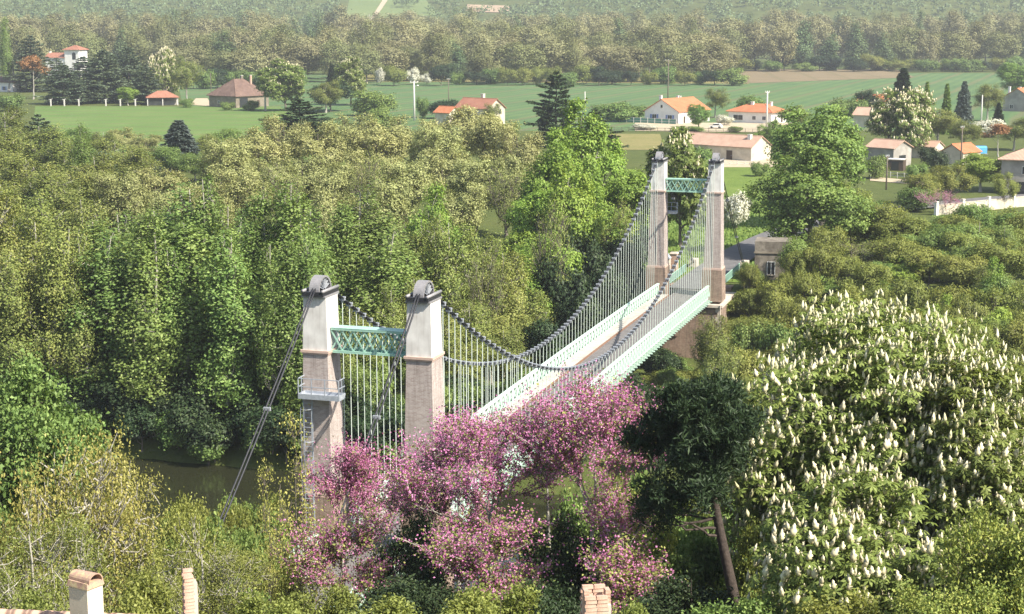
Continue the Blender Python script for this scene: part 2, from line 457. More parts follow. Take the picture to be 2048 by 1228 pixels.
# ------------------------------------------------------------------ ground, river, fields
def build_ground():
    ys = list(np.arange(-30, 250, 2.0)); y = 250.0; st = 2.2
    while y < 4200:
        ys.append(y); y += st; st *= 1.045
    ys = np.array(ys); s = np.linspace(-1, 1, 171)
    Yg, Sg = np.meshgrid(ys, s, indexing='ij')
    Xg = Sg * (130 + .55 * np.maximum(Yg, 0))
    Z = ground_z(Xg, Yg) + 0.12 * (vnoise(Xg / 3, Yg / 3, 1) - .5) * (Yg < 250)
    V = np.stack([Xg, Yg, Z], -1).reshape(-1, 3)
    nr, nc = Xg.shape
    i = np.arange(nr - 1)[:, None] * nc; j = np.arange(nc - 1)[None, :]
    F = np.stack([i + j, i + j + 1, i + nc + j + 1, i + nc + j], -1).reshape(-1, 4)
    me = mesh_np("ground", V, [F], M['ground'], smooth=True)
    tag(link("ground", me), "meadow and woodland ground falling from the hill to the river plain", kind='structure')
build_ground()

def bpt(t, o, z=0.0):
    q = np.array([BX, BY]) + AX * t + CX * o
    return Vector((q[0], q[1], z))

m, nt, b = base_mat('river_water')
b.inputs["Base Color"].default_value = (.022, .024, .012, 1); b.inputs["Roughness"].default_value = .08; b.inputs["Specular IOR Level"].default_value = .5
fw = noise(nt, .7, 4, .6); bump(nt, b, fw, .25, .08)
M['water'] = m
river = MB()
cols = 40; rows = 10
vs = []; fs = []
for i in range(rows + 1):
    for j in range(cols + 1):
        vs.append(tuple(bpt(-4 + 48 * i / rows, -420 + 840 * j / cols, WATER_Z)))
for i in range(rows):
    for j in range(cols):
        a = i * (cols + 1) + j; fs.append((a, a + 1, a + cols + 2, a + cols + 1))
river.add(vs, fs)
tag(river.build("river", M['water']), "dark green river water below the suspension bridge", kind='structure')

def field(name, corners, mat, dz, label, div=10):
    """a sheet over the ground; corners are four points in order"""
    P = [Vector((c[0], c[1], 0)) for c in corners]
    vs = []; fs = []
    for i in range(div + 1):
        for j in range(div + 1):
            a = i / div; c = j / div
            p = P[0] * (1 - a) * (1 - c) + P[1] * (1 - a) * c + P[2] * a * c + P[3] * a * (1 - c)
            vs.append((p.x, p.y, gz(p.x, p.y) + dz))
    for i in range(div):
        for j in range(div):
            k = i * (div + 1) + j; fs.append((k, k + 1, k + div + 2, k + div + 1))
    mb = MB(); mb.add(vs, fs)
    return tag(mb.build(name, mat), label, kind='structure')

G = on_ground
field("field", [G(60, 335), G(700, 335), G(560, 213), G(70, 213)], M['crop_green'], .06, "bright green barley field before the row of cedars")
field("field", [G(380, 262), G(2150, 262), G(2010, 146), G(350, 150)], M['crop_blue'], .03, "blue-green wheat field stretching behind the houses")
field("field", [G(690, 163), G(1500, 168), G(1480, 158), G(700, 149)], M['dry_grass'], .10, "dry grass verge along the far edge of the wheat field")
field("field", [G(1490, 167), G(1830, 155), G(1790, 138), G(1470, 140)], M['soil'], .12, "brown ploughed field before the far wood")
field("field", [G(380, 133), G(590, 136), G(580, 124), G(390, 124)], M['pinksoil'], .12, "pale strip of bare clay behind the farm hedge")
field("meadow", [G(1380, 335), G(1580, 335), G(1530, 318), G(1400, 318)], M['dirt'], .09, "sandy yard in front of the long low house")
field("meadow", [bpt(113, -14), bpt(113, 17), G(1600, 326), G(1395, 326)], M['lawn'], .05, "lush green meadow beside the road past the bridge")
field("meadow", [G(1195, 300), G(1330, 300), G(1320, 268), G(1200, 268)], M['dry_grass'], .07, "yellowish garden grass below the white house fence")
field("path", [G(1270, 262), G(1600, 266), G(1590, 246), G(1270, 246)], M['dirt'], .11, "pale gravel drive before the two white houses")
field("path", [G(380, 210), G(425, 213), G(415, 197), G(392, 197)], M['dirt'], .12, "short pale track beside the barn")
field("path", [G(1740, 362), G(1860, 372), G(1860, 364), G(1740, 354)], M['dirt'], .1, "sandy garden path before the grey shed")

def hill_at(px, py):
    """where the bearing meets the hillside"""
    lo = 300.0
    for Y in np.arange(600, 3500, 4.0):
        p = at(px, py, Y)
        if p.z < gz(p.x, p.y): return (p.x, Y)
    return (p.x, 3500.0)
field("field", [hill_at(690, 44), hill_at(880, 30), hill_at(840, -14), hill_at(700, -14)], M['hillgrass'], .5, "pale green pasture on the far hillside", 14)
field("field", [hill_at(930, 24), hill_at(1060, 28), hill_at(1010, 12), hill_at(935, 10)], M['pinksoil'], .7, "small reddish bare field on the far hillside", 8)
field("path", [hill_at(733, 48), hill_at(741, 48), hill_at(781, -8), hill_at(770, -8)], M['dirt'], .9, "sandy track climbing the far hillside pasture", 10)

# road past the bridge
def ribbon(name, pts, w, mat, dz, label, flat=None):
    mb = MB(); vs = []; fs = []
    n = len(pts)
    for i, p in enumerate(pts):
        p = Vector(p[:2]).to_3d()
        d = (Vector(pts[min(i + 1, n - 1)][:2]).to_3d() - Vector(pts[max(i - 1, 0)][:2]).to_3d()).normalized()
        s = Vector((d.y, -d.x, 0))
        for k in (-1, -.33, .33, 1):
            q = p + s * (w / 2 * k)
            z = flat if flat is not None else gz(q.x, q.y) + dz
            vs.append((q.x, q.y, z))
    for i in range(n - 1):
        for k in range(3):
            a = 4 * i + k; fs.append((a, a + 1, a + 5, a + 4))
    mb.add(vs, fs)
    return tag(mb.build(name, mat), label, kind='structure')
road_pts = [bpt(104.5, 0), bpt(112, 0), bpt(125, .2), bpt(144, 1.2), bpt(165, 4), bpt(185, 10), bpt(210, 24), bpt(240, 50), bpt(270, 85)]
def smooth_path(pts, n=6):
    P = [np.array(p[:3], float) for p in pts]; out = []
    for i in range(len(P) - 1):
        p0 = P[max(i - 1, 0)]; p1 = P[i]; p2 = P[i + 1]; p3 = P[min(i + 2, len(P) - 1)]
        for k in range(n):
            u = k / n
            out.append(.5 * ((2 * p1) + (-p0 + p2) * u + (2 * p0 - 5 * p1 + 4 * p2 - p3) * u * u + (-p0 + 3 * p1 - 3 * p2 + p3) * u ** 3))
    out.append(P[-1]); return out
ribbon("road", smooth_path(road_pts), 5.6, M['asphalt'], 0, "grey asphalt road curving away past the bridge", flat=.34)

# ------------------------------------------------------------------ suspension bridge
bridge = empty("suspension_bridge", (BX, BY, 0), -AZ)
tag(bridge, "suspension bridge with four brick and white towers and mint green railings", "bridge")
SLOPE, CAMBER, GAUGE, TW, TOPZ = 0.0022, 0.33, 6.12, 6.9, 16.26

def zd(t):
    s = min(max(t / SPAN, 0), 1)
    return SLOPE * t + CAMBER * 4 * s * (1 - s)

T0, T1 = -34.0, 112.0
ts = list(np.linspace(T0, T1, 80))
def lane(o0, o1, z0, z1, name, mat, a=T0, b_=T1):
    tt = [t for t in np.linspace(a, b_, 80)]
    mb = MB(); vs = []; fs = []
    for t in tt:
        z = zd(t)
        vs += [(o0, t, z + z0), (o1, t, z + z0), (o1, t, z + z1), (o0, t, z + z1)]
    for i in range(len(tt) - 1):
        A = 4 * i
        for k in range(4): fs.append((A + k, A + (k + 1) % 4, A + 4 + (k + 1) % 4, A + 4 + k))
    fs += [(3, 2, 1, 0), tuple(4 * len(tt) - 4 + k for k in range(4))]
    mb.add(vs, fs)
    return mb.build(name, mat, bridge)
lane(-1.55, 2.05, -.25, 0.0, "road_surface", M['deck_road'])
lane(-3.0, -1.67, -.2, .15, "walkway", M['walk'], T0, SPAN - 2.0)
lane(2.17, 3.0, -.2, .15, "walkway", M['walk'], T0, SPAN - 2.0)
lane(-1.668, -1.552, -.2, .155, "kerb", M['kerb'], T0, SPAN - 2.0)
lane(2.052, 2.168, -.2, .155, "kerb", M['kerb'], T0, SPAN - 2.0)

# railings are stiffening trusses: rails, posts, crossed braces
NP = 88; DT = SPAN / NP
def railing(side, a, b_, hgt=1.32, name="railing", solid=False):
    rail = link(name, None, bridge)
    o = side * GAUGE / 2
    n = max(2, int(round((b_ - a) / DT))); dt = (b_ - a) / n
    path = lambda dz: [(o, a + dt * i, zd(a + dt * i) + dz) for i in range(n + 1)]
    MB().sweep(path(hgt), .30, .16).build("top_rail", M['mint'], rail)
    MB().sweep(path(-.08), .12, .38).build("bottom_rail", M['mint'], rail)
    pm = MB(); pm.box(-.05, .05, -.10, .10, .12, hgt - .08, (0, -.12))
    # tapering gusset like bracket on the outer face
    pm.add([(side * .05, -.05, .07), (side * .05, .05, .07), (side * .26, .05, .07), (side * .26, -.05, .07), (side * .05, -.05, hgt - .12), (side * .05, .05, hgt - .12)],
           [(0, 3, 2, 1), (0, 1, 5, 4), (3, 4, 5, 2), (0, 4, 3), (1, 2, 5)])
    pmesh = pm.mesh("post", M['mint'])
    b1 = MB(); b1.bar((.012, .08, .1), (.012, dt - .08, hgt - .08), .09, .025, (1, 0, 0)); m1 = b1.mesh("brace", M['mint'])
    b2 = MB(); b2.bar((-.016, .08, hgt - .08), (-.016, dt - .08, .1), .09, .025, (1, 0, 0)); m2 = b2.mesh("brace", M['mint'])
    for i in range(n + 1):
        t = a + dt * i
        link("post", pmesh, rail, (o, t, zd(t)))
        if i < n:
            link("brace", m1, rail, (o, t, zd(t))); link("brace", m2, rail, (o, t, zd(t)))
    return rail
for side in (-1, 1):
    railing(side, 1.6, SPAN - 1.5)
    railing(side, -32, -2.2, name="approach_railing")
# lighter railings on the far approach
for side in (-1, 1):
    r = link("approach_railing", None, bridge)
    o = side * 3.35; a = SPAN + 2.4; e = SPAN + (20 if side > 0 else 17)
    MB().sweep([(o, a, zd(a) + 1.05), (o, e, zd(e) + 1.05)], .08, .08).build("top_rail", M['mint_dark'], r)
    MB().sweep([(o, a, zd(a) + .12), (o, e, zd(e) + .12)], .06, .06).build("bottom_rail", M['mint_dark'], r)
    bal = MB().box(-.018, .018, -.018, .018, .14, 1.02).mesh("baluster", M['mint_dark'])
    n = int((e - a) / .16)
    for i in range(n + 1):
        t = a + (e - a) * i / n
        link("baluster", bal, r, (o, t, zd(t)))

# floor beams whose ends show below the deck
fb = MB().box(-3.42, 3.42, -.07, .07, -.62, -.27).mesh("floor_beam", M['mint'])
for i in range(2, NP - 1):
    t = i * DT
    link("floor_beam", fb, bridge, (0, t, zd(t)))
for side in (-1, 1):
    MB().sweep([(side * 2.6, 1.4 + (SPAN - 2.8) * i / 40, zd(1.4 + (SPAN - 2.8) * i / 40) - .78) for i in range(41)], .16, .3).build("stringer", M['mint_dark'], bridge)

# towers
def tower(side, t):
    tw = link("tower", None, bridge, (side * TW / 2, t, 0))
    # half widths across (x) and along (y)
    hx = lambda z: .74 + (TOPZ - z) * .0235
    hy = lambda z: .90 + (TOPZ - z) * .0200
    def frus(z0, z1, mat, name, ex=0.0):
        mb = MB(); x0, y0, x1, y1 = hx(z0) + ex, hy(z0) + ex, hx(z1) + ex, hy(z1) + ex
        mb.box(-x0, x0, -y0, y0, z0, z1, (x0 - x1, y0 - y1))
        return mb.build(name, mat, tw)
    frus(-.35, 3.5, M['pier_brick'], "pedestal", .14)
    frus(3.5, 3.72, M['band'], "pedestal_band", .10)
    frus(3.72, 12.62, M['brick'], "brick_shaft")
    # string course in two steps
    mb = MB(); x, y = hx(12.7), hy(12.7)
    mb.box(-x - .13, x + .13, -y - .13, y + .13, 12.74, 12.90)
    mb.box(-x - .06, x + .06, -y - .06, y + .06, 12.62, 12.74)
    mb.build("string_course", M['band'], tw)
    frus(12.9, TOPZ, M['render'], "rendered_head", .02)
    # iron cap plate and saddle
    cap = MB().box(-.72, .72, -1.2, 1.2, TOPZ + .10, TOPZ + .34).build("cap_plate", M['cable'], tw)
    MB().box(-.80, .80, -1.12, 1.12, TOPZ, TOPZ + .10).build("bed_plate", M['saddle'], tw)
    for s in (-1, 1):
        MB().tube([(s * .66, -1.25, TOPZ + .40), (s * .66, 1.25, TOPZ + .40)], .10, 10).build("cap_roll", M['saddle'], cap, True)
    sd = link("saddle", None, tw)
    rr, cy, cz = .98, 0.0, TOPZ + .34
    arc = [(math.cos(a) * rr, math.sin(a) * rr) for a in np.linspace(0, PI, 19)]
    ring = MB()
    ro, ri, hw = rr, rr - .13, .34
    n = 20; vs = []; fs = []
    for i in range(n + 1):
        a = PI * i / n
        for r_ in (ro, ri):
            for x in (-hw, hw):
                vs.append((x, math.cos(a) * r_, cz + math.sin(a) * r_ * .92))
    for i in range(n):
        A = 4 * i; B = A + 4
        fs += [(A, A + 1, B + 1, B), (A + 3, A + 2, B + 2, B + 3), (A + 1, A + 3, B + 3, B + 1), (A + 2, A, B, B + 2)]
    fs += [(0, 2, 3, 1), (4 * n, 4 * n + 1, 4 * n + 3, 4 * n + 2)]
    ring.add(vs, fs).build("saddle_rim", M['saddle'], sd)
    MB().box(-.04, .04, -.8, .8, cz, cz + .72, (0, .33)).build("saddle_web", M['cable'], sd)  # near-black web colour stands in for the shaded gaps between the ribs
    for k in range(7):
        a = PI * (k + 1) / 8
        rb = MB(); d = Vector((0, math.cos(a), math.sin(a) * .92)); nrm = Vector((0, -math.sin(a), math.cos(a)))
        p0 = Vector((0, 0, cz)) + d * .12; p1 = Vector((0, 0, cz)) + d * .86
        v = [];
        for p in (p0, p1):
            for x in (-.29, .29):
                for q in (-.02, .02):
                    v.append(p + Vector((x, 0, 0)) + nrm * q)
        rb.add(v, [(0, 1, 3, 2), (4, 6, 7, 5), (0, 4, 5, 1), (2, 3, 7, 6), (0, 2, 6, 4), (1, 5, 7, 3)]).build("saddle_rib", M['clamp'], sd)
    return tw
towers = {(s, k): tower(s, t) for k, t in ((0, 0.0), (1, SPAN)) for s in (-1, 1)}

# piers under the towers
for t in (0.0, SPAN):
    pr = MB(); y1 = 2.2 if t > 0 else 2.0
    pr.box(-4.9, 4.9, t - 2.0, t + y1 + (6 if t > 0 else 0), -13, -.95, (.25, .25))
    pier = pr.build("pier", M['pier_brick'], bridge)
    MB().box(-4.95, 4.95, t - 2.1, t + y1 + (6 if t > 0 else 0), -.95, -.63).build("pier_coping", M['stone'], bridge)
    for s in (-1, 1):   # pale stone quoins at the corners
        for k in range(22):
            z = -12.9 + k * .54; w = .62 if k % 2 else .38
            tp = .25 * (z + 13) / 12.05
            q = MB().box(-w / 2, w / 2, -.03, .1, 0, .52).mesh("quoin", M['stone'])
            link("quoin", q, pier, (s * (4.9 - tp - w / 2 + .02), t - 2.0 + tp - .005, z))
# solid approach ramps behind the piers
MB().box(-3.9, 3.9, T0, -2.02, -3.2, -.27).build("approach_wall", M['pier_brick'], bridge)
MB().box(-4.2, 4.2, SPAN + 8.3, SPAN + 24, -6, -.12).build("approach_wall", M['pier_brick'], bridge)

# portal beams between the tower heads: lattice girders
for t in (0.0, SPAN):
    pb = link("portal_beam", None, bridge, (0, t, 0))
    x0, x1 = -TW / 2 + .86, TW / 2 - .86; z0, z1 = 12.80, 14.22
    for y in (-.42, .42):
        for z in (z0, z1):
            MB().box(x0, x1, y - .07, y + .07, z - .07, z + .07).build("chord", M['mint_dark'], pb)
        n = 7; dx = (x1 - x0) / n
        for i in range(n):
            xa = x0 + dx * i; xb = xa + dx
            MB().bar((xa, y + .018, z0 + .07), (xb, y + .018, z1 - .07), .09, .03, (0, 1, 0)).build("lattice_bar", M['mint_dark'], pb)
            MB().bar((xa, y - .018, z1 - .07), (xb, y - .018, z0 + .07), .09, .03, (0, 1, 0)).build("lattice_bar", M['mint_dark'], pb)
            xm = xa + dx / 2
            MB().bar((xm, y + .055, z0 + .07), (xa + dx * .99, y + .055, (z0 + z1) / 2), .06, .02, (0, 1, 0)).build("lattice_bar", M['mint_dark'], pb)
            MB().bar((xm, y + .055, z1 - .07), (xa + dx * .99, y + .055, (z0 + z1) / 2), .06, .02, (0, 1, 0)).build("lattice_bar", M['mint_dark'], pb)
    for z in (z0 - .075, z1 + .075):
        MB().box(x0, x1, -.5, .5, z - .012, z + .012).build("flange_plate", M['mint_dark'], pb)

# main cables: two strands each side, clamps and hangers
SADZ = TOPZ + 1.02; MIDZ = 3.45
def cz_main(t):
    s = 2 * t / SPAN - 1
    lin = zd(SPAN) * t / SPAN
    return MIDZ + (SADZ - MIDZ) * s * s + lin * .3
for side in (-1, 1):
    o = side * TW / 2
    for off in (-.085, .085):
        pts = [(o + off, t, cz_main(t)) for t in np.linspace(.35, SPAN - .35, 60)]
        MB().tube(pts, .062, 6).build("main_cable", M['cable'], bridge, True)
        # backstays down to the anchorages
        for (ta, tb, zb) in ((-.45, -22.0, -.3), (SPAN + .45, SPAN + 23.5, .2)):
            za = SADZ - .10 if ta < 1 else SADZ - .10
            pts = []
            for k in range(17):
                u = k / 16
                pts.append((o + off * (1 + .3 * math.sin(u * PI)), ta + (tb - ta) * u, za + (zb - za) * u - .35 * math.sin(u * PI)))
            MB().tube(pts, .062, 6).build("backstay", M['cable'], bridge, True)
    for (ta, tb, zb) in ((-.45, -22.0, -.3), (SPAN + .45, SPAN + 23.5, .2)):
        for u in (.35, .68, .93):
            t = ta + (tb - ta) * u; z = SADZ - .1 + (zb - SADZ + .1) * u - .35 * math.sin(u * PI)
            MB().box(-.22, .22, -.07, .07, -.1, .1).build("backstay_clamp", M['clamp'], bridge, loc=(o, t, z))
        MB().box(o - .6, o + .6, tb - .9, tb + .9, zb - 3.0, zb + .95, (.1, .1)).build("anchor_block", M['pier_brick'] if tb < 0 else M['stone'], bridge)
    clm = MB(); clm.box(-.21, .21, -.11, .11, .02, .13); clm.box(-.19, .19, -.085, .085, -.12, .02); clm.box(-.045, .045, -.05, .05, -.26, -.12)
    clmesh = clm.mesh("clamp", M['clamp'])
    for i in range(1, NP):
        t = i * DT
        if t < 1.0 or t > SPAN - 1.0: continue
        zt = cz_main(t) - .2; zb = zd(t) - .45
        oo = side * 3.3
        hg = MB(); hg.tube([(o, t, zt), (o, t, zb)], .029, 6)
        h = hg.build("hanger", M['hanger'], bridge)
        link("clamp", clmesh, h, (o, t, zt + .2))

# lower end brackets carrying hangers outside the railing
hb = MB().box(-.14, .5, -.05, .05, -.05, .05).mesh("hanger_bracket", M['mint'])
for side in (-1, 1):
    for i in range(2, NP - 1):
        t = i * DT
        link("hanger_bracket", hb, bridge, (side * 3.22 if side > 0 else -3.58, t, zd(t) - .45))

# inspection platforms with ladders
def platform(side, t, face, z, w0, w1):
    """face -1: on the side of the tower away from the river span"""
    tx = side * TW / 2
    pf = link("platform", None, bridge, (tx, t, z))
    y0 = face * 1.06; y1 = face * 2.05
    ya, yb = min(y0, y1), max(y0, y1)
    MB().box(w0, w1, ya, yb, -.05, .0).build("floor_grating", M['galv'], pf)
    for y in (ya, yb): MB().box(w0 - .02, w1 + .02, y - .03, y + .03, -.16, .16).build("edge_beam", M['galv'], pf)
    for x in (w0, w1): MB().box(x - .03, x + .03, ya + .032, yb - .032, -.16, .16).build("edge_beam", M['galv'], pf)
    for x in (w0, w0 + (w1 - w0) * .33, w0 + (w1 - w0) * .66, w1):
        MB().box(x - .028, x + .028, y1 - .028, y1 + .028, .162, 1.12).build("guard_post", M['galv'], pf)
    for x in (w0, w1):
        MB().box(x - .028, x + .028, (ya + yb) / 2 - .028, (ya + yb) / 2 + .028, .162, 1.12).build("guard_post", M['galv'], pf)
    for zz in (.62, 1.14):
        MB().box(w0, w1, y1 - .024, y1 + .024, zz - .022, zz + .022).build("guard_rail", M['galv'], pf)
        for x in (w0, w1):
            MB().box(x - .024, x + .024, ya + .1, yb - .03, zz - .022, zz + .022).build("guard_rail", M['galv'], pf)
    return pf
platform(-1, 0.0, -1, 10.15, -.72, 2.0)
platform(-1, SPAN, 1, 10.0, -.4, 1.9)
ld = link("ladder", None, bridge, (-TW / 2 - .35, -1.5, 0))
for x in (-.30, .30):
    MB().box(x - .03, x + .03, -.03, .03, .4, 9.95).build("ladder_stile", M['galv'], ld)
rg = MB().box(-.268, .268, -.02, .02, -.02, .02).mesh("rung", M['galv'])
for k in range(30): link("rung", rg, ld, (0, 0, .6 + k * .31))
for k in range(4):   # safety hoops
    zz = 3.0 + k * 2.1
    MB().tube([(.42 * math.cos(a), -.0 - .62 * math.sin(a), zz) for a in np.linspace(0, PI, 11)], .022, 5).build("safety_hoop", M['galv'], ld)
for a in (.5, PI / 2, PI - .5):
    MB().box(.42 * math.cos(a) - .015, .42 * math.cos(a) + .015, -.62 * math.sin(a) - .015, -.62 * math.sin(a) + .015, 2.9, 9.5).build("hoop_strap", M['galv'], ld)
# downpipe on the far tower pier, rusty
MB().tube([(TW / 2 + 1.25, SPAN - 2.15, -.6), (TW / 2 + 1.25, SPAN - 2.15, -8.5)], .07, 8).build("drain_pipe", M['stone'], bridge)

# ------------------------------------------------------------------ trees
def unit(v):
    return v / np.maximum(np.linalg.norm(v, axis=-1, keepdims=True), 1e-9)

def leaf_quads(C, Nrm, rng, ln, wd, bend=.18, jit=.35, tdir=None):
    """one folded four-cornered leaf per centre"""
    n = len(C)
    T = rng.normal(size=(n, 3)) if tdir is None else tdir + rng.normal(size=(n, 3)) * .35
    T = unit(T - Nrm * (T * Nrm).sum(1, keepdims=True))
    B = np.cross(Nrm, T)
    l = (ln * (1 + jit * rng.uniform(-1, 1, n)))[:, None]; w = (wd * (1 + jit * rng.uniform(-1, 1, n)))[:, None]
    a = C - T * l / 2 - Nrm * l * bend; c = C + T * l / 2 - Nrm * l * bend
    b = C + B * w / 2 + T * l * .08; d = C - B * w / 2 + T * l * .08
    V = np.stack([a, b, c, d], 1).reshape(-1, 3)
    F = np.arange(4 * n, dtype=np.int32).reshape(-1, 4)
    return V, F

def cat(parts):
    Vs, Fs, Ts, k = [], [], [], 0
    for V, F, T in parts:
        Vs.append(V); Fs.append(F + k); Ts.append(T); k += len(V)
    return np.concatenate(Vs), np.concatenate(Fs), np.concatenate(Ts)

def kmeans(P, k, rng, it=8):
    k = min(k, len(P))
    C = P[rng.choice(len(P), k, replace=False)].copy()
    for _ in range(it):
        d = ((P[:, None] - C[None]) ** 2).sum(-1); lab = d.argmin(1)
        for i in range(k):
            s = P[lab == i]
            if len(s): C[i] = s.mean(0)
    return C, lab

class Wood:
    def __init__(self): self.V = []; self.F = []; self.k = 0; self.twigs = []
    def tube(self, P, r, n):
        V, F = tube_np(np.asarray(P, float), np.asarray(r, float), n)
        self.V.append(V); self.F.append(F + self.k); self.k += len(V)
    def mesh(self, name, mat):
        return mesh_np(name, np.concatenate(self.V), [np.concatenate(self.F)], mat, smooth=True)

def curve(a, b, rng, n=5, bow=.12, wig=.05, up=.5):
    a = np.asarray(a, float); b = np.asarray(b, float); L = np.linalg.norm(b - a)
    u = np.linspace(0, 1, n)[:, None]
    P = a + (b - a) * u
    P = P + np.array([0, 0, -1.0]) * (np.sin(u * PI) * L * bow * up)
    w = rng.normal(size=(n, 3)) * wig * L; w[0] = 0; w[-1] = 0
    return P + w * np.sin(u * PI)

def skeleton(A, rng, Ht, r0, k1, k2, twig_frac, lean=(0, 0), bark='bark', top_frac=.8, fork=None, nside=8, limb_start=.25, twig_r=.012):
    """trunk, limbs, branches and twigs reaching the attractor points A"""
    wd = Wood()
    cen = A.mean(0)
    top = np.array([cen[0] * .6 + lean[0], cen[1] * .6 + lean[1], Ht * top_frac])
    n = 9; u = np.linspace(0, 1, n)
    wig = np.cumsum(rng.normal(size=(n, 2)) * Ht * .006, axis=0)
    P = np.stack([top[0] * u ** 1.3 + wig[:, 0], top[1] * u ** 1.3 + wig[:, 1], top[2] * u], 1)
    P[0] = (0, 0, -.5)
    r = r0 * (1 - .85 * u ** .8); r[0] *= 1.35
    wd.tube(P, r, nside)
    def trunk_at(z):
        uu = np.clip(z / top[2], .03, .97)
        return np.array([np.interp(uu, u, P[:, i]) for i in range(3)]), np.interp(uu, u, r)
    C1, l1 = kmeans(A, k1, rng)
    for i in range(len(C1)):
        S = A[l1 == i]
        if len(S) == 0: continue
        c = C1[i]
        zb = max(Ht * limb_start * .6, c[2] - np.hypot(c[0], c[1]) * rng.uniform(.7, 1.2) - rng.uniform(0, .08) * Ht)
        zb = min(zb, top[2] * .93)
        p0, rr = trunk_at(zb)
        rl = min(rr * .7, r0 * .5)
        L = curve(p0, c, rng, 6, .14, .05)
        wd.tube(L, rl * (1 - .75 * np.linspace(0, 1, 6)), max(5, nside - 3))
        C2, l2 = kmeans(S, min(k2, max(1, len(S) // 2)), rng, 5)
        for j in range(len(C2)):
            S2 = S[l2 == j]
            if len(S2) == 0: continue
            q = L[rng.integers(2, 6)]
            Bc = curve(q, C2[j], rng, 4, .1, .08)
            wd.twigs.append(Bc)
            wd.tube(Bc, rl * .36 * (1 - .7 * np.linspace(0, 1, 4)) + twig_r * .5, 4)
            for a in S2:
                if rng.random() > twig_frac: continue
                qq = Bc[rng.integers(1, 4)]
                tw_ = curve(qq, a, rng, 3, .1, .08); wd.twigs.append(tw_)
                wd.tube(tw_, [twig_r * 1.3, twig_r, twig_r * .4], 3)
    return wd

def crown_points(rng, Ht, Wd, base, lobes, n, shape='round', lobe_r=.36, shell=.75, topy=1.0):
    """attractors: centres of leaf clumps on the shells of several lobes"""
    zc = (base + Ht) / 2; hz = (Ht - base) / 2; hw = Wd / 2
    cen = []
    tries = 0
    while len(cen) < lobes and tries < 4000:
        tries += 1
        d = unit(rng.normal(size=3)); rr = rng.uniform(.35, .78)
        if shape == 'column':
            z = rng.uniform(-.95, .9); w = (.62 * (1 - (z + .3) / 1.3) ** .75 + .03) if z > -.3 else .65 - .35 * (-.3 - z)
            a = rng.uniform(0, 2 * PI); p = np.array([math.cos(a) * w * rng.uniform(.2, 1), math.sin(a) * w * rng.uniform(.2, 1), z])
        elif shape == 'umbrella':
            a = rng.uniform(0, 2 * PI); q = math.sqrt(rng.uniform(0, 1)) * .85
            p = np.array([math.cos(a) * q, math.sin(a) * q, .55 - .75 * q * q + rng.uniform(-.55, .2)])
        elif shape == 'cone':
            z = rng.uniform(-.9, .85); w = (.95 - z) / 1.9 * .85
            a = rng.uniform(0, 2 * PI); p = np.array([math.cos(a) * w, math.sin(a) * w, z])
        else:
            p = d * rr
            if p[2] < -.55: continue
        if all(np.linalg.norm((p - q) * np.array([1, 1, 1])) > .22 * (10 / lobes) ** .33 for q in cen): cen.append(p)
    cen = np.array(cen)
    lr = lobe_r * rng.uniform(.6, 1.35, len(cen))
    if shape == 'column': lr = lr * (1 - .6 * np.clip(cen[:, 2], 0, 1))
    pick = rng.choice(len(cen), n, p=lr ** 2 / (lr ** 2).sum())
    d = unit(rng.normal(size=(n, 3)) + cen[pick] * .7 + np.array([0, 0, .25]))
    rad = lr[pick] * np.where(rng.random(n) < shell, rng.uniform(.82, 1.08, n), rng.uniform(.3, .85, n))
    P = cen[pick] + d * rad[:, None]
    out = unit(P - np.array([0, 0, -.35]))
    X = P * np.array([hw, hw, hz]); X[:, 2] += zc
    return X, out, d

def make_tree(seed, Ht, Wd, base, lobes, clumps, per, clump_r, ln, wd_, mat, bark, shape='round', lobe_r=.36, r0=None, k1=9, k2=6,
              twigs=.25, flat=.7, shell=.75, limb_start=.25, upn=.35, top_frac=.8, twig_r=.014, nside=7, bend=.18, lean=(0, 0)):
    rng = np.random.default_rng(seed)
    A, out, d = crown_points(rng, Ht, Wd, base, lobes, clumps, shape, lobe_r, shell)
    r0 = r0 or Ht * .018
    wood = skeleton(A, rng, Ht, r0, k1, k2, twigs, lean, top_frac=top_frac, nside=nside, limb_start=limb_start, twig_r=twig_r)
    n = clumps * per
    idx = np.repeat(np.arange(clumps), per)
    off = rng.normal(size=(n, 3)) * clump_r * np.array([1, 1, flat])
    C = A[idx] + off
    Nn = unit(out[idx] * .35 + d[idx] * .4 + unit(off) * .4 + np.array([0, 0, upn]) + rng.normal(size=(n, 3)) * .40)
    V, F = leaf_quads(C, Nn, rng, ln, wd_, bend)
    ct = rng.uniform(0, 1, clumps)
    tint = np.clip(.2 + .55 * ct[idx] + rng.normal(size=n) * .2, 0, 1)
    return (wood.mesh("trunk", M[bark]), mesh_np("crown", V, [F], M[mat], np.repeat(tint, 4)), Ht, Wd)

SP_ = {}
# mid distance broadleaves
SP_['poplar'] = [make_tree(10 + i, 24, 8.5, 6.0, 36, 560, 25, .40, .30, .21, 'poplar', 'bark_pale', 'column', .27, .28, 16, 6, .6, 1.35, limb_start=.12, top_frac=.97, shell=.5, twig_r=.03) for i in range(3)]
SP_['understory'] = [make_tree(16 + i, 12, 9, 1.0, 20, 420, 27, .40, .30, .21, 'poplar', 'bark_pale', 'round', .26, .18, 10, 6, .5, 1.0, shell=.55, twig_r=.025) for i in range(3)]
SP_['khaki'] = [make_tree(20 + i, 15, 12, 3.0, 24, 520, 22, .40, .33, .22, 'khaki', 'bark', 'round', .25, .30, 10, 6, .9, .8, shell=.55, twig_r=.03) for i in range(3)]
SP_['olive'] = [make_tree(30 + i, 20, 10, 4.0, 28, 540, 24, .42, .29, .17, 'olive', 'bark_pale', 'round', .23, .27, 12, 6, .9, 1.0, shell=.5, twig_r=.03, top_frac=.9) for i in range(3)]
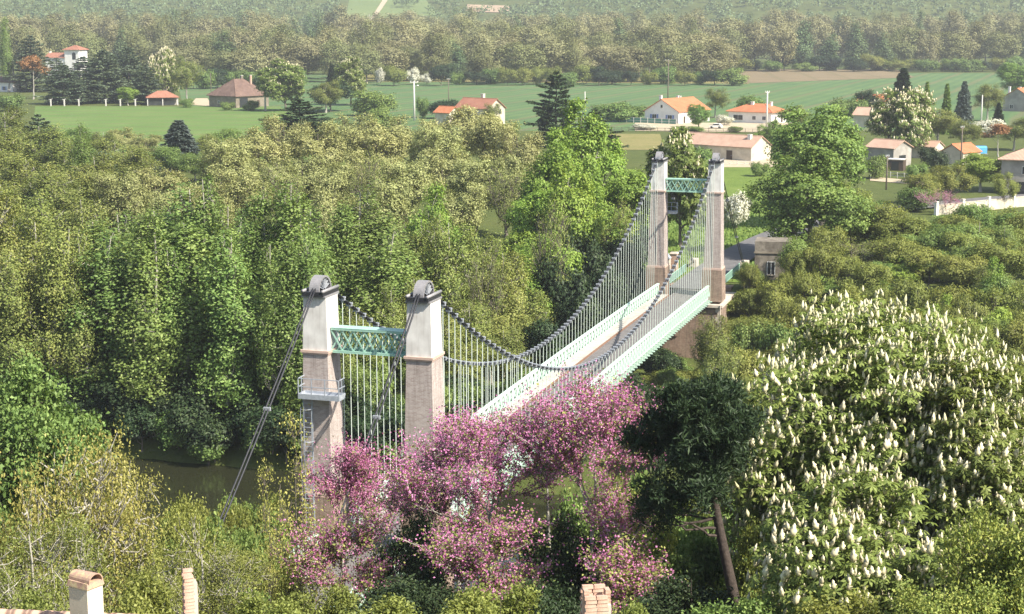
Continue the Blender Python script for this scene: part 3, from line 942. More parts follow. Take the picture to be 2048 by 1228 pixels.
SP_['maple'] = [make_tree(40 + i, 17, 11, 2.5, 24, 500, 28, .40, .36, .28, 'maple', 'bark_pale', 'round', .26, .32, 10, 6, .5, .75, shell=.6, twig_r=.028) for i in range(3)]
SP_['linden'] = [make_tree(50 + i, 18, 13, 2.0, 26, 640, 34, .42, .34, .26, 'linden', 'bark', 'round', .29, .36, 10, 6, .2, .65) for i in range(2)]
SP_['acacia'] = [make_tree(60 + i, 8, 8, 1.2, 20, 440, 20, .32, .28, .16, 'acacia', 'bark', 'round', .26, .17, 10, 6, 1.0, .7, shell=.55, twig_r=.022) for i in range(3)]
SP_['darkbush'] = [make_tree(70 + i, 5, 5.5, .3, 9, 240, 26, .30, .28, .17, 'dark', 'bark', 'round', .42, .1, 6, 4, .1, .8, limb_start=.05) for i in range(2)]
SP_['bush'] = [make_tree(80 + i, 4, 5, .2, 9, 240, 24, .28, .26, .17, 'shrub', 'bark', 'round', .42, .07, 6, 4, .2, .8, limb_start=.05) for i in range(3)]
SP_['olivebush'] = [make_tree(85 + i, 4, 5, .2, 9, 220, 24, .30, .26, .15, 'acacia', 'bark', 'round', .42, .07, 6, 4, .3, .8, limb_start=.05) for i in range(2)]
SP_['bronze'] = [make_tree(90, 11, 7, 5.0, 8, 160, 20, .4, .35, .25, 'bronze', 'bark_pale', 'umbrella', .36, .2, 6, 4, .4, .7)]
SP_['hawthorn'] = [make_tree(92, 5, 6, .5, 10, 300, 24, .28, .28, .22, 'white_blossom', 'bark', 'round', .38, .1, 6, 4, .1, .8, limb_start=.05)]
SP_['bare'] = [make_tree(95, 9, 9, 2.0, 10, 300, 9, .3, .2, .12, 'olive', 'bark', 'round', .4, .16, 8, 7, 1.0, .8, twig_r=.02)]
# far crowns
for key, mat, sh, w in (('farbrown', 'farbrown', 'round', 8.5), ('farolive', 'farolive', 'round', 10), ('fargreen', 'fargreen', 'column', 6)):
    SP_[key] = [make_tree(100 + len(key) * 7 + i, 14, w, 1.2, 12, 260, 24, .55, .42, .30, mat, 'bark', sh, .38, .25, 6, 3, .2, .8, nside=5) for i in range(3)]

def conifer(seed, Ht, Wd, kind, mat, bark, base=.06, big=1.0, dens=1.0):
    rng = np.random.default_rng(seed)
    wood = Wood(); parts = []
    zt = np.linspace(0, Ht, 8); wood.tube(np.stack([rng.normal(size=8) * .06, rng.normal(size=8) * .06, zt - .3], 1), Ht * .022 * (1.02 - zt / Ht), 7)
    z = Ht * base
    while z < Ht * .97:
        f = z / Ht
        if kind == 'cedar':
            rad = Wd / 2 * (1 - f ** 2.2) * rng.uniform(.6, 1.12); nb = rng.integers(4, 7); step = Ht * .052; rise = .10 + .25 * f; droop = -.05
        else:
            rad = Wd / 2 * (1 - f) ** .85 * rng.uniform(.82, 1.1) + .15; nb = rng.integers(7, 10); step = Ht * .034; rise = -.15 + .45 * f; droop = -.18
        a0 = rng.uniform(0, 2 * PI)
        for k in range(nb):
            a = a0 + 2 * PI * k / nb + rng.normal() * .2; L = rad * rng.uniform(.75, 1.1)
            u = np.linspace(0, 1, 6)
            P = np.stack([np.cos(a) * L * u, np.sin(a) * L * u, z + L * (rise * u + droop * u * u) + rng.normal() * .1], 1)
            wood.tube(P, .02 + .05 * (1 - u) * (1 - f) * Ht / 12, 4)
            n = int(((34 if kind == 'cedar' else 24) * L + 16) * dens)
            uu = rng.uniform(.18, 1.03, n) ** .8
            side = rng.normal(size=n) * L * .20 * (1.15 - uu * .8)
            C = np.stack([np.cos(a) * L * uu - np.sin(a) * side, np.sin(a) * L * uu + np.cos(a) * side, z + L * (rise * uu + droop * uu ** 2) - np.abs(side) * .15 + rng.normal(size=n) * .1], 1)
            dirv = np.tile(np.array([math.cos(a), math.sin(a), rise]), (n, 1)) + np.stack([-np.sin(a) * side, np.cos(a) * side, side * 0], 1) * 1.2
            Nn = unit(np.array([0, 0, 1.0]) + rng.normal(size=(n, 3)) * .45)
            V, F = leaf_quads(C, Nn, rng, .42 * big, (.16 if kind == 'cedar' else .18) * big, .15, .35, unit(dirv))
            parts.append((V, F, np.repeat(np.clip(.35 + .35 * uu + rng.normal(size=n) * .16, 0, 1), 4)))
        z += step * rng.uniform(.8, 1.2)
    V, F, T = cat(parts)
    return (wood.mesh("trunk", M[bark]), mesh_np("crown", V, [F], M[mat], T), Ht, Wd)
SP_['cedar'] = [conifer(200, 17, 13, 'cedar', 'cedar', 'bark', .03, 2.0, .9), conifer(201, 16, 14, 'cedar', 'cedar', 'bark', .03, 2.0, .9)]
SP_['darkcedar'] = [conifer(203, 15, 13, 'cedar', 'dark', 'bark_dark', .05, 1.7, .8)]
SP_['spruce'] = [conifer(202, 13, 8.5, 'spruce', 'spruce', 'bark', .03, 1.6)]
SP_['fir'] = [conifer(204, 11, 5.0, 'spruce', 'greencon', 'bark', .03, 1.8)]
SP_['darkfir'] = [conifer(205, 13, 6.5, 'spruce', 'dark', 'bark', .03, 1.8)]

def candle_arrays(rng, h=.33, r=.09, rings=6, n=6):
    """one upright flower spike: bumpy tapering rings of small florets"""
    V = []
    for i in range(rings):
        u = i / (rings - 1)
        rr = r * (math.sin((u * .80 + .16) * PI) ** .8) * (1 - .55 * u) * 1.35
        for k in range(n):
            a = 2 * PI * (k + .5 * (i % 2)) / n
            q = rr * (1.25 if (k + i) % 2 else .75)
            V.append((math.cos(a) * q, math.sin(a) * q, h * u + (.02 if (k + i) % 2 else -.015)))
    V.append((0, 0, h * 1.06)); V.append((0, 0, -.03))
    F = []
    for i in range(rings - 1):
        for k in range(n):
            F.append((i * n + k, i * n + (k + 1) % n, (i + 1) * n + (k + 1) % n, (i + 1) * n + k))
    T = [((rings - 1) * n + k, (rings - 1) * n + (k + 1) % n, rings * n) for k in range(n)] + [((k + 1) % n, k, rings * n + 1) for k in range(n)]
    return np.array(V), np.array(F), np.array(T)

CV, CF, CT = candle_arrays(None)
LV, LF, LT = candle_arrays(None, rings=4, n=4)
CANDLE = mesh_np("flower_spike", CV, [CF, CT], M['candle'], np.linspace(.2, 1, len(CV)))

def palmate(C, Nn, rng, ln, wd_):
    """six drooping leaflets round each leaf stalk end"""
    parts = []
    n = len(C)
    ref = unit(np.cross(Nn, rng.normal(size=(n, 3)))); b = np.cross(Nn, ref)
    tb = rng.uniform(0, 1, n)
    for k in range(6):
        a = 2 * PI * k / 6 + rng.normal(size=n) * .12
        d = ref * np.cos(a)[:, None] + b * np.sin(a)[:, None]
        l = (ln * rng.uniform(.75, 1.1, n))[:, None]
        nn = unit(Nn + d * .45)
        P0 = C; side = np.cross(nn, d) * wd_ / 2
        mid = C + d * l * .62 - Nn * l * .12; tip = C + d * l - Nn * l * .42
        V = np.stack([P0, mid + side, tip, mid - side], 1).reshape(-1, 3)
        parts.append((V, np.arange(4 * n).reshape(-1, 4), np.repeat(np.clip(.2 + .55 * tb + rng.normal(size=n) * .12, 0, 1), 4)))
    return cat(parts)

def make_chestnut(seed, Ht, Wd, base, lobes, n_leaf, n_cand, ln, wd_, cs=1.0, lobe_r=.36, twigs=.15, clumps=900):
    rng = np.random.default_rng(seed)
    A, out, d = crown_points(rng, Ht, Wd, base, lobes, clumps, 'round', lobe_r, .85)
    wood = skeleton(A, rng, Ht, Ht * .022, 10, 7, twigs, nside=9)
    idx = rng.integers(0, clumps, n_leaf)
    off = rng.normal(size=(n_leaf, 3)) * .42 * np.array([1, 1, .6]) * (Wd / 12)
    C = A[idx] + off
    Nn = unit(np.array([0, 0, .75]) + out[idx] * .45 + rng.normal(size=(n_leaf, 3)) * .28)
    V, F, T = palmate(C, Nn, rng, ln, wd_)
    # candles stand at the outer shoots
    # the shoots that reach the open air: topmost or outermost in narrow columns
    exp_ = np.zeros(n_leaf, bool)
    cell = .20 * Wd / 12
    for ax, sg in ((2, 1), (1, -1), (0, 1), (0, -1), (1, 1)):
        o1, o2 = [q for q in range(3) if q != ax]
        key = np.round(C[:, o1] / cell).astype(np.int64) * 100003 + np.round(C[:, o2] / cell).astype(np.int64)
        val = C[:, ax] * sg
        od = np.lexsort((-val, key)); first = np.concatenate([[True], key[od][1:] != key[od][:-1]])
        exp_[od[first]] = True
    sel = np.flatnonzero(exp_); rng.shuffle(sel); sel = sel[:n_cand]
    cp = C[sel] + out[idx[sel]] * .10 * cs + np.array([0, 0, .05])
    return wood.mesh("trunk", M['bark']), mesh_np("crown", V, [F], M['chestnut'], T), cp, Ht, Wd

def candles_joined(cp, rng, cs):
    n = len(cp); k = len(LV)
    sc = cs * rng.uniform(.55, 1.2, n)
    tilt = rng.normal(size=(n, 2)) * .2
    V = LV[None] * sc[:, None, None]
    V = V + np.stack([V[:, :, 2] * tilt[:, 0:1], V[:, :, 2] * tilt[:, 1:2], V[:, :, 2] * 0], -1)
    V = (V + cp[:, None, :]).reshape(-1, 3)
    o = (np.arange(n) * k)[:, None, None]
    return V, (LF[None] + o).reshape(-1, 4), (LT[None] + o).reshape(-1, 3), np.clip(np.tile(np.linspace(-.1, .2, k), n) + np.repeat(rng.uniform(.05, .9, n), k), 0, 1)

def put(key, px, vtop, Y, wpx, label, cat_="tree", name=None, group=None, var=None, rot=None, zoff=0.0, hmin=1.5):
    """stand a tree so that its top and width answer to the bearing at distance Y"""
    vs = SP_[key]; i = (var if var is not None else int(abs(px * 7 + Y * 3))) % len(vs)
    tr, cr, Ht, Wd = vs[i][:4]
    p = at(px, vtop, Y); g = gz(p.x, p.y) + zoff
    h = max(p.z - g, hmin); w = wpx * Y / FPX / CP
    root = empty(name or key + "_tree", (p.x, p.y, g), rot if rot is not None else random.Random(int(px * 13 + Y)).uniform(0, 6.28))
    tag(root, label, cat_, group)
    for nm, me in (("trunk", tr), ("crown", cr)):
        o = link(nm, me, root); o.scale = (w / Wd, w / Wd, h / Ht)
    return root

rnd = random.Random(5)
def J(a): return rnd.uniform(-a, a)

# ------------------------------------------------------------------ near trees
def place_geom(px, vtop, Y, wpx):
    p = at(px, vtop, Y); g = gz(p.x, p.y)
    return Vector((p.x, p.y, g)), p.z - g, wpx * Y / FPX / CP

def near_chestnut(seed, px, vtop, Y, wpx, lobes, n_leaf, n_cand, label, n_obj, base=.06, cs=.97, lobe_r=.44, clumps=1300):
    loc, h, w = place_geom(px, vtop, Y, wpx)
    tr, cr, cp, Ht, Wd = make_chestnut(seed, h, w, h * base, lobes, n_leaf, n_cand, .26, .105, cs, lobe_r, .15, clumps)
    root = empty("chestnut_tree", loc); tag(root, label, "tree", "flowering chestnuts on the slope")
    link("trunk", tr, root); link("crown", cr, root)
    rng = np.random.default_rng(seed + 1)
    # candles on the side towards the valley edge path show largest
    toward = unit(np.array([-loc.x, -loc.y, CAMZ - loc.z - h * .6]))
    cen = np.array([0, 0, h * .55])
    sc = ((cp - cen) / np.array([w / 2, w / 2, h / 2])) @ toward + rng.normal(size=len(cp)) * .15
    order = np.argsort(-sc)
    for i in order[:n_obj]:
        o = link("flower_spike", CANDLE, root, tuple(cp[i]), (rng.normal() * .2, rng.normal() * .2, rng.uniform(0, 6)))
        s = cs * rng.uniform(.6, 1.2); o.scale = (s, s, s * rng.uniform(.85, 1.15))
    rest = cp[order[n_obj:]]
    if len(rest):
        V, F4, F3, T = candles_joined(rest, rng, cs)
        o = link("flower_spikes", mesh_np("flower_spikes", V, [F4, F3], M['candle'], T), root); o["kind"] = "stuff"
    return root

near_chestnut(301, 1752, 572, 64, 630, 34, 16500, 5600, "big horse chestnut full of cream flower spikes beside the dark pine", 300)
near_chestnut(302, 1998, 700, 58, 440, 20, 8000, 2700, "horse chestnut with cream spikes joined to the big one's flank", 160)
near_chestnut(303, 1800, 975, 50, 480, 20, 6500, 1700, "low horse chestnut with cream spikes standing under the big one", 160, .05)

# flowering chestnuts farther off share one mesh
def far_chestnut(seed, Ht, Wd, cs, nleaf, ncand):
    tr, cr, cp, Ht, Wd = make_chestnut(seed, Ht, Wd, Ht * .1, 16, nleaf, ncand, .5, .24, cs, .36, .1, 400)
    V, F4, F3, T = candles_joined(cp, np.random.default_rng(seed), cs)
    return tr, cr, Ht, Wd, mesh_np("flower_spikes", V, [F4, F3], M['candle'], T)
FC = far_chestnut(310, 15, 12, 1.5, 5000, 520)
FCW = far_chestnut(311, 13, 13, 1.7, 4200, 1900)
def put_chestnut(px, vtop, Y, wpx, label, src):
    loc, h, w = place_geom(px, vtop, Y, wpx)
    root = empty("chestnut_tree", loc, px * .37); tag(root, label, "tree", "flowering chestnuts across the river")
    for nm, me in (("trunk", src[0]), ("crown", src[1]), ("flower_spikes", src[4])):
        o = link(nm, me, root); o.scale = (w / src[3], w / src[3], h / src[2])
        if nm == "flower_spikes": o["kind"] = "stuff"
put_chestnut(1365, 262, 240, 135, "flowering chestnut standing behind the bridge towers by the low house", FC)
put_chestnut(1803, 180, 400, 122, "round chestnut white with blossom between the sheds and cedars", FCW)
put_chestnut(700, 115, 640, 66, "flowering chestnut at the wheat field's near edge", FC)
put_chestnut(570, 120, 600, 90, "flowering chestnut right behind the old barn", FC)
put_chestnut(330, 98, 680, 60, "flowering chestnut behind the small tiled shelter", FCW)

def make_redbud(seed, Ht, Wd, base, lobes, clumps, per, shape='umbrella', r0=.16, fork=1, leafy=.12, lean=(0, 0)):
    rng = np.random.default_rng(seed)
    A, out, d = crown_points(rng, Ht, Wd, base, lobes, clumps, shape, .15, .4)
    A = A + rng.normal(size=A.shape) * np.array([.42, .42, .24])
    wood = skeleton(A, rng, Ht, r0, 7, 8, 1.0, lean, top_frac=.72, nside=8, limb_start=.2, twig_r=.016)
    n = clumps * per
    idx = np.repeat(np.arange(clumps), per)
    nsp = 5
    sp = unit(rng.normal(size=(clumps, nsp, 3)) + out[:, None] * .5 + np.array([0, 0, .35]))
    k = rng.integers(0, nsp, n)
    s = rng.uniform(-.1, .85, n) ** 1.0
    off = sp[idx, k] * s[:, None] + rng.normal(size=(n, 3)) * .045
    C = A[idx] + off
    segs = np.concatenate([np.stack([p[:-1], p[1:]], 1) for p in wood.twigs])
    ln_ = np.linalg.norm(segs[:, 1] - segs[:, 0], axis=1)
    on = rng.random(n) < .62; m0 = int(on.sum())
    si = rng.choice(len(segs), m0, p=ln_ / ln_.sum()); uu = rng.random((m0, 1))
    C[on] = segs[si, 0] * (1 - uu) + segs[si, 1] * uu + rng.normal(size=(m0, 3)) * .06
    Nn = unit(rng.normal(size=(n, 3)) + np.array([0, 0, .4]) + out[idx] * .3)
    V, F = leaf_quads(C, Nn, rng, .085, .075, .12)
    ct = rng.uniform(0, 1, clumps)
    T = np.repeat(np.clip(.15 + .55 * ct[idx] + rng.normal(size=n) * .2, 0, 1), 4)
    bl = mesh_np("blossoms", V, [F], M['pink'], T)
    m_ = int(n * leafy); j = rng.integers(0, n, m_)
    C2 = C[j] + rng.normal(size=(m_, 3)) * .1
    V, F = leaf_quads(C2, unit(rng.normal(size=(m_, 3)) * .6 + np.array([0, 0, .8])), rng, .11, .09, .1)
    cr = mesh_np("crown", V, [F], M['olive'], np.repeat(rng.uniform(0, 1, m_), 4))
    return wood.mesh("trunk", M['bark_pale']), cr, bl, Ht, Wd
def put_redbud(seed, px, vtop, vbot, Y, wpx, clumps, label, shape='umbrella', lean=(0, 0), leafy=.3, r0=.2, per=44):
    loc, h, w = place_geom(px, vtop, Y, wpx)
    base = at(px, vbot, Y).z - loc.z
    tr, cr, bl, Ht, Wd = make_redbud(seed, h, w, max(base, h * .15), max(12, clumps // 12), clumps, per, shape, r0, 1, leafy, lean)
    loc.x -= lean[0]
    root = empty("redbud_tree", loc); tag(root, label, "tree", "pink redbuds below the bridge towers")
    for nm, me in (("trunk", tr), ("crown", cr), ("blossoms", bl)):
        o = link(nm, me, root)
        if nm != "trunk": o.location.x = 0
put_redbud(320, 1205, 722, 985, 66, 310, 420, "tall pink redbud with pale forked trunk beside the dark pine")
put_redbud(321, 1010, 828, 1020, 68, 360, 400, "wide pink redbud spreading in front of the bridge deck", lean=(1.3, 0))
put_redbud(319, 1095, 772, 960, 70, 190, 180, "pink redbud filling the space between the tall and the wide redbud", 'round')
put_redbud(322, 925, 828, 960, 74, 170, 150, "pink redbud reaching up against the foot of the tower without platform", 'round')
put_redbud(323, 690, 876, 1000, 80, 170, 200, "small bright pink redbud crowded against the platform tower's foot", 'round', leafy=.12, per=60)
put_redbud(324, 690, 1015, 1225, 68, 260, 300, "low pink redbud beside the dark evergreen shrub", 'round', leafy=.6, per=32)
put_redbud(325, 985, 1010, 1235, 60, 300, 330, "low pink redbud thick with leaves above the brick chimney", 'round', leafy=.6, per=34)
put_redbud(326, 1255, 1085, 1240, 56, 200, 170, "straggling pink redbud beside the open brick chimney", 'round', leafy=.8, per=30)
put_redbud(327, 850, 925, 1050, 72, 210, 170, "thin pink redbud between the holm oak and the wide redbud", 'round', leafy=.4, per=36)
put_redbud(331, 760, 945, 1060, 82, 150, 130, "slight pink redbud against the approach railing", 'round', leafy=.4, per=36)
put_redbud(332, 925, 960, 1080, 75, 170, 150, "pink redbud hanging before the deck's mint girder", 'round', leafy=.4, per=36)
put_redbud(328, 1225, 935, 1080, 64, 190, 110, "sparse low-hanging pink redbud under the tall one", 'round', leafy=.4, per=34)

# sparse budding trees with pale branches
def make_budding(seed, Ht, Wd, base, lobes, clumps, per, mat, shape='round', ln=.15, wd_=.09, bark='bark_pale', k1=8, twig_r=.014, r0=.13, cl=.28):
    rng = np.random.default_rng(seed)
    A, out, d = crown_points(rng, Ht, Wd, base, int(lobes * 1.5), clumps, shape, .29, .55)
    wood = skeleton(A, rng, Ht, r0, k1, 7, 1.0, (0, 0), top_frac=.85, nside=8, limb_start=.12, twig_r=twig_r)
    n = clumps * per; idx = np.repeat(np.arange(clumps), per)
    off = rng.normal(size=(n, 3)) * cl * np.array([1, 1, .8]); C = A[idx] + off
    Nn = unit(rng.normal(size=(n, 3)) * .7 + np.array([0, 0, .6]) + out[idx] * .4)
    V, F = leaf_quads(C, Nn, rng, ln, wd_, .15)
    ct = rng.uniform(0, 1, clumps)
    return (wood.mesh("trunk", M[bark]), mesh_np("crown", V, [F], M[mat], np.repeat(np.clip(.5 * ct[idx] + .25 + rng.normal(size=n) * .2, 0, 1), 4)), Ht, Wd)
SP_['nearbud'] = [make_budding(330 + i, (11, 10, 10)[i], (8.5, 8, 7)[i], 2.0, 14, 600, 36, ('budding', 'acacia', 'budding')[i], 'round', .12, .07, 'bark_pale', 9, .026, .22, .30) for i in range(3)]
SP_['twiggy'] = [make_budding(333, 10, 4.2, 1.5, 18, 420, 9, 'budding', 'column', .13, .08, 'bark', 12, .016, .1)]
SP_['nearmaple'] = [make_budding(334, 13, 9, 1.5, 16, 700, 46, 'shrub', 'round', .24, .17, 'bark', 9, .014, .2, .34)]
SP_['nearshrub'] = [make_budding(335, 4, 4.5, .2, 10, 360, 40, 'shrub', 'round', .17, .10, 'bark', 6, .01, .06, .24), make_budding(336, 4, 4.5, .2, 10, 360, 40, 'acacia', 'round', .16, .09, 'bark', 6, .01, .06, .24)]
SP_['neardark'] = [make_budding(337, 6, 5, .2, 11, 480, 46, 'dark', 'round', .16, .09, 'bark_dark', 7, .01, .1, .28)]
SP_['privet'] = [make_budding(338, 6, 5, .2, 11, 480, 46, 'yellowleaf', 'round', .14, .075, 'bark', 7, .01, .08, .28)]

put('nearbud', 130, 828, 62, 400, "budding olive tree with a pale trunk beside the tile-capped chimney", name="ash_tree", var=0, rot=.4)
put('nearbud', 300, 915, 66, 330, "budding tree with long pale branches behind the ruined chimney stack", name="ash_tree", var=1, rot=1.4)
put('nearbud', -40, 855, 58, 300, "yellowish budding tree at the slope's end, past the tile-capped chimney", name="ash_tree", var=2, rot=2.0)
put('nearbud', 250, 905, 74, 240, "golden green tree crown overhanging the river shrubs", name="ash_tree", var=2, rot=3.0)
put('nearbud', 395, 1060, 56, 300, "thin budding tree leaning over the ruined chimney stack", name="ash_tree", var=1, rot=4.0)
put('nearbud', 60, 1000, 50, 330, "leafy budding tree rising behind the tiled roof ridge", name="ash_tree", var=1, rot=5.0)
put('twiggy', 590, 828, 72, 150, "slender brown twiggy tree beside the backstay cable", name="alder_tree", rot=.8)
put('twiggy', 530, 930, 68, 110, "low brown twiggy tree leaning by the approach railing", name="alder_tree", rot=2.8)
put('nearmaple', 45, 665, 88, 300, "bright green maple rising over the budding trees by the water", name="maple_tree", rot=1.0)
put('nearmaple', -60, 640, 94, 260, "dense green maple at the water's edge beyond the bright one", name="maple_tree", rot=2.0)
put('neardark', 815, 975, 70, 170, "dark evergreen holm oak between the pink redbuds", name="holm_oak_tree", rot=.5)
put('neardark', 1130, 985, 66, 200, "dark evergreen shrub under the tall pink redbud", "shrub", name="holm_oak_shrub", rot=1.5)
put('neardark', 1385, 1125, 52, 260, "dark evergreen shrub at the foot of the pine", "shrub", name="holm_oak_shrub", rot=2.5)
put('neardark', 1090, 1120, 54, 190, "dark ivy-green shrub beside the open brick chimney", "shrub", name="holm_oak_shrub", rot=3.5)
put('neardark', 820, 1110, 58, 260, "dark evergreen shrub below the holm oak", "shrub", name="holm_oak_shrub", rot=4.5)
put('privet', 2035, 965, 44, 260, "yellow-green glossy privet under the chestnut spikes", "shrub", name="privet_shrub", rot=.5)
put('privet', 1900, 1120, 42, 230, "yellow-green privet bush below the low chestnut", "shrub", name="privet_shrub", rot=1.5)
for i, (x, v, Y, w, k) in enumerate([(470, 975, 94, 110, 0), (420, 1000, 90, 120, 1), (530, 985, 94, 100, 1), (360, 1010, 92, 120, 0), (1290, 930, 90, 150, 0), (1370, 940, 88, 150, 0), (1330, 975, 84, 160, 0), (1235, 955, 88, 150, 1), (1430, 955, 86, 150, 1), (1150, 960, 86, 150, 0), (1480, 985, 82, 150, 0), (1390, 1000, 76, 160, 0), (345, 985, 88, 120, 1), (540, 1010, 88, 120, 0), (380, 1030, 84, 120, 0), (490, 1000, 92, 90, 1), (440, 1010, 84, 150, 0), (500, 1040, 78, 150, 0), (400, 1090, 74, 160, 1), (555, 1090, 76, 120, 1), (470, 1120, 66, 170, 0), (350, 1110, 62, 170, 1),
        (1400, 1040, 66, 200, 0), (1330, 1080, 64, 200, 0), (1470, 1100, 62, 190, 1), (1540, 1040, 60, 170, 1), (1290, 1020, 74, 180, 1), (640, 1160, 58, 200, 1), (560, 1180, 54, 200, 1),
        (1000, 1170, 52, 220, 1), (900, 1190, 50, 220, 1), (740, 1190, 50, 220, 1), (250, 1150, 48, 220, 1), (90, 1180, 44, 200, 1), (1480, 1180, 48, 220, 0), (1210, 1010, 70, 190, 0), (1700, 1190, 42, 260, 1), (1560, 940, 72, 140, 1), (1240, 1190, 44, 170, 1)]):
    put('nearshrub', x, v, Y, w, ("bright green leafy shrub", "olive green leafy shrub")[k] + " on the near slope " + [t for lim, t in ((120, "behind the tiled ridge"), (300, "just past the tile-capped chimney"), (445, "round the ruined chimney stack"), (530, "where the backstay comes down"), (600, "beside the twiggy brown tree"), (700, "below the approach railing"), (860, "below the holm oak"), (1050, "below the leafy low redbud"), (1250, "round the open brick chimney"), (1350, "under the straggling redbud"), (1445, "under the pine's bare limbs"), (1530, "at the pine's trunk"), (1650, "against the big chestnut's flank"), (9999, "below the low chestnut")) if x < lim][0], "shrub", name="slope_shrub", group="green shrubs on the near slope", var=k)

def make_pine(seed, loc_px, top_px, Y, wpx):
    rng = np.random.default_rng(seed)
    b = at(loc_px[0], loc_px[1], Y); g = gz(b.x, b.y); tp = at(top_px[0], top_px[1], Y)
    h = tp.z - g; dx = tp.x - b.x; w = wpx * Y / FPX
    root = empty("pine_tree", (b.x, b.y, g)); tag(root, "dark pine with a bare leaning trunk between redbud and chestnut", "tree")
    wood = Wood(); u = np.linspace(0, 1, 12)
    P = np.stack([dx * u ** .9 + .12 * np.sin(u * 7), .1 * np.sin(u * 5), h * .95 * u - .4], 1)
    wood.tube(P, .25 * (1 - .8 * u) + .03, 10)
    def tr(z):
        s = np.clip(z / (h * .95), 0, 1); return np.array([np.interp(s, u, P[:, i]) for i in range(3)])
    cl = []
    for k in range(36):
        f = rng.uniform(.68, 1.0) if k > 4 else rng.uniform(.50, .62)
        a = rng.uniform(0, 2 * PI) if k > 4 else rng.uniform(2.7, 3.7)
        L = w * .5 * (1.15 - .7 * (f - .68) / .32 if k > 4 else 1.15) * (rng.uniform(.45, 1.3) if k > 4 else 1.0)
        p0 = tr(h * f * .93)
        e = p0 + np.array([math.cos(a) * L, math.sin(a) * L, L * rng.uniform(-.1, .6)])
        C = curve(p0, e, rng, 6, .18, .05)
        wood.tube(C, .075 * (1 - .8 * np.linspace(0, 1, 6)) * (1.2 - .5 * f), 5)
        m_ = int(9 + L * 7) if k > 4 else 7
        for q in range(m_):
            s = rng.uniform(.6 if k > 4 else .85, 1.12); c = C[0] + (C[-1] - C[0]) * s
            cl.append(c + rng.normal(size=3) * np.array([.34, .34, .22]))
    cl = np.array(cl)
    per = 64; idx = np.repeat(np.arange(len(cl)), per); n = len(idx)
    d = unit(rng.normal(size=(n, 3)) + np.array([0, 0, .75]))
    Cc = cl[idx] + d * rng.uniform(.05, .30, (n, 1)) + rng.normal(size=(n, 3)) * .12
    nn = unit(np.cross(d, rng.normal(size=(n, 3))))
    V, F = leaf_quads(Cc, nn, rng, .28, .055, .0, .3, d)
    link("trunk", wood.mesh("trunk", M['bark_dark']), root)
    link("crown", mesh_np("crown", V, [F], M['needle'], np.repeat(np.clip(rng.normal(size=n) * .2 + .45, 0, 1), 4)), root)
make_pine(340, (1500, 1228), (1405, 715), 58, 235)

# ------------------------------------------------------------------ woods across the river
LAB = {
 'poplar': ("poplar_tree", "tall mid green poplar on the far bank", "poplars on the far bank"),
 'khaki': ("oak_tree", "khaki flowering oak across the river", "khaki oaks behind the poplars"),
 'olive': ("willow_tree", "olive green budding willow across the river", "willows across the river"),
 'maple': ("sycamore_tree", "bright yellow-green sycamore across the river", "sycamores by the far towers"),
 'acacia': ("locust_tree", "feathery olive locust tree on the far bank", "locust trees past the toll house"),
}
LAB['understory'] = ("ash_tree", "leafy green young tree across the river", "young trees across the river")
def landmark(x, Y):
    if Y < 200:
        for lim, t in ((150, "well upstream of the bridge"), (330, "upstream, short of the poplars' gap"), (480, "opposite the backstay anchorage"), (620, "upstream of the platform tower"), (760, "opposite the portal beam"), (900, "opposite the tower without platform"), (1040, "close upstream of the main cable's dip"), (1500, "beside the far half of the deck"), (1620, "close round the toll house"), (1800, "behind the big chestnut"), (1950, "below the garden wall's first pillar")):
            if x < lim: return t
        return "below the garden wall's far end"
    for lim, t in ((150, "below the white walled villa"), (290, "below the cedar row"), (420, "round the blue spruce"), (560, "below the old barn"), (700, "below the corner cedar"), (860, "below the white concrete pole"), (1010, "below the red-roofed house"), (1110, "below the dark open cedar"), (1210, "below the low dark cedar"), (1400, "beside the far towers"), (1700, "near the toll house"), (1850, "below the grey shed")):
        if x < lim: return t
    return "below the garden wall"
def wood_tree(k, x, v, Y, w, zoff=0.0):
    nm, lab, grp = LAB[k]
    lab = lab + ", " + landmark(x, Y)
    p_ = at(x, v, Y); t_ = tcoord(p_.x, p_.y)
    if 20 < t_ < 43: Y += (43 - t_) / .955
    w *= {'poplar': 1.4, 'olive': 1.1, 'khaki': .95, 'acacia': .8}.get(k, 1.0)
    return put(k, x, v, Y, w, lab, "tree", nm, grp, var=rnd.randrange(3), rot=rnd.uniform(0, 6.28))
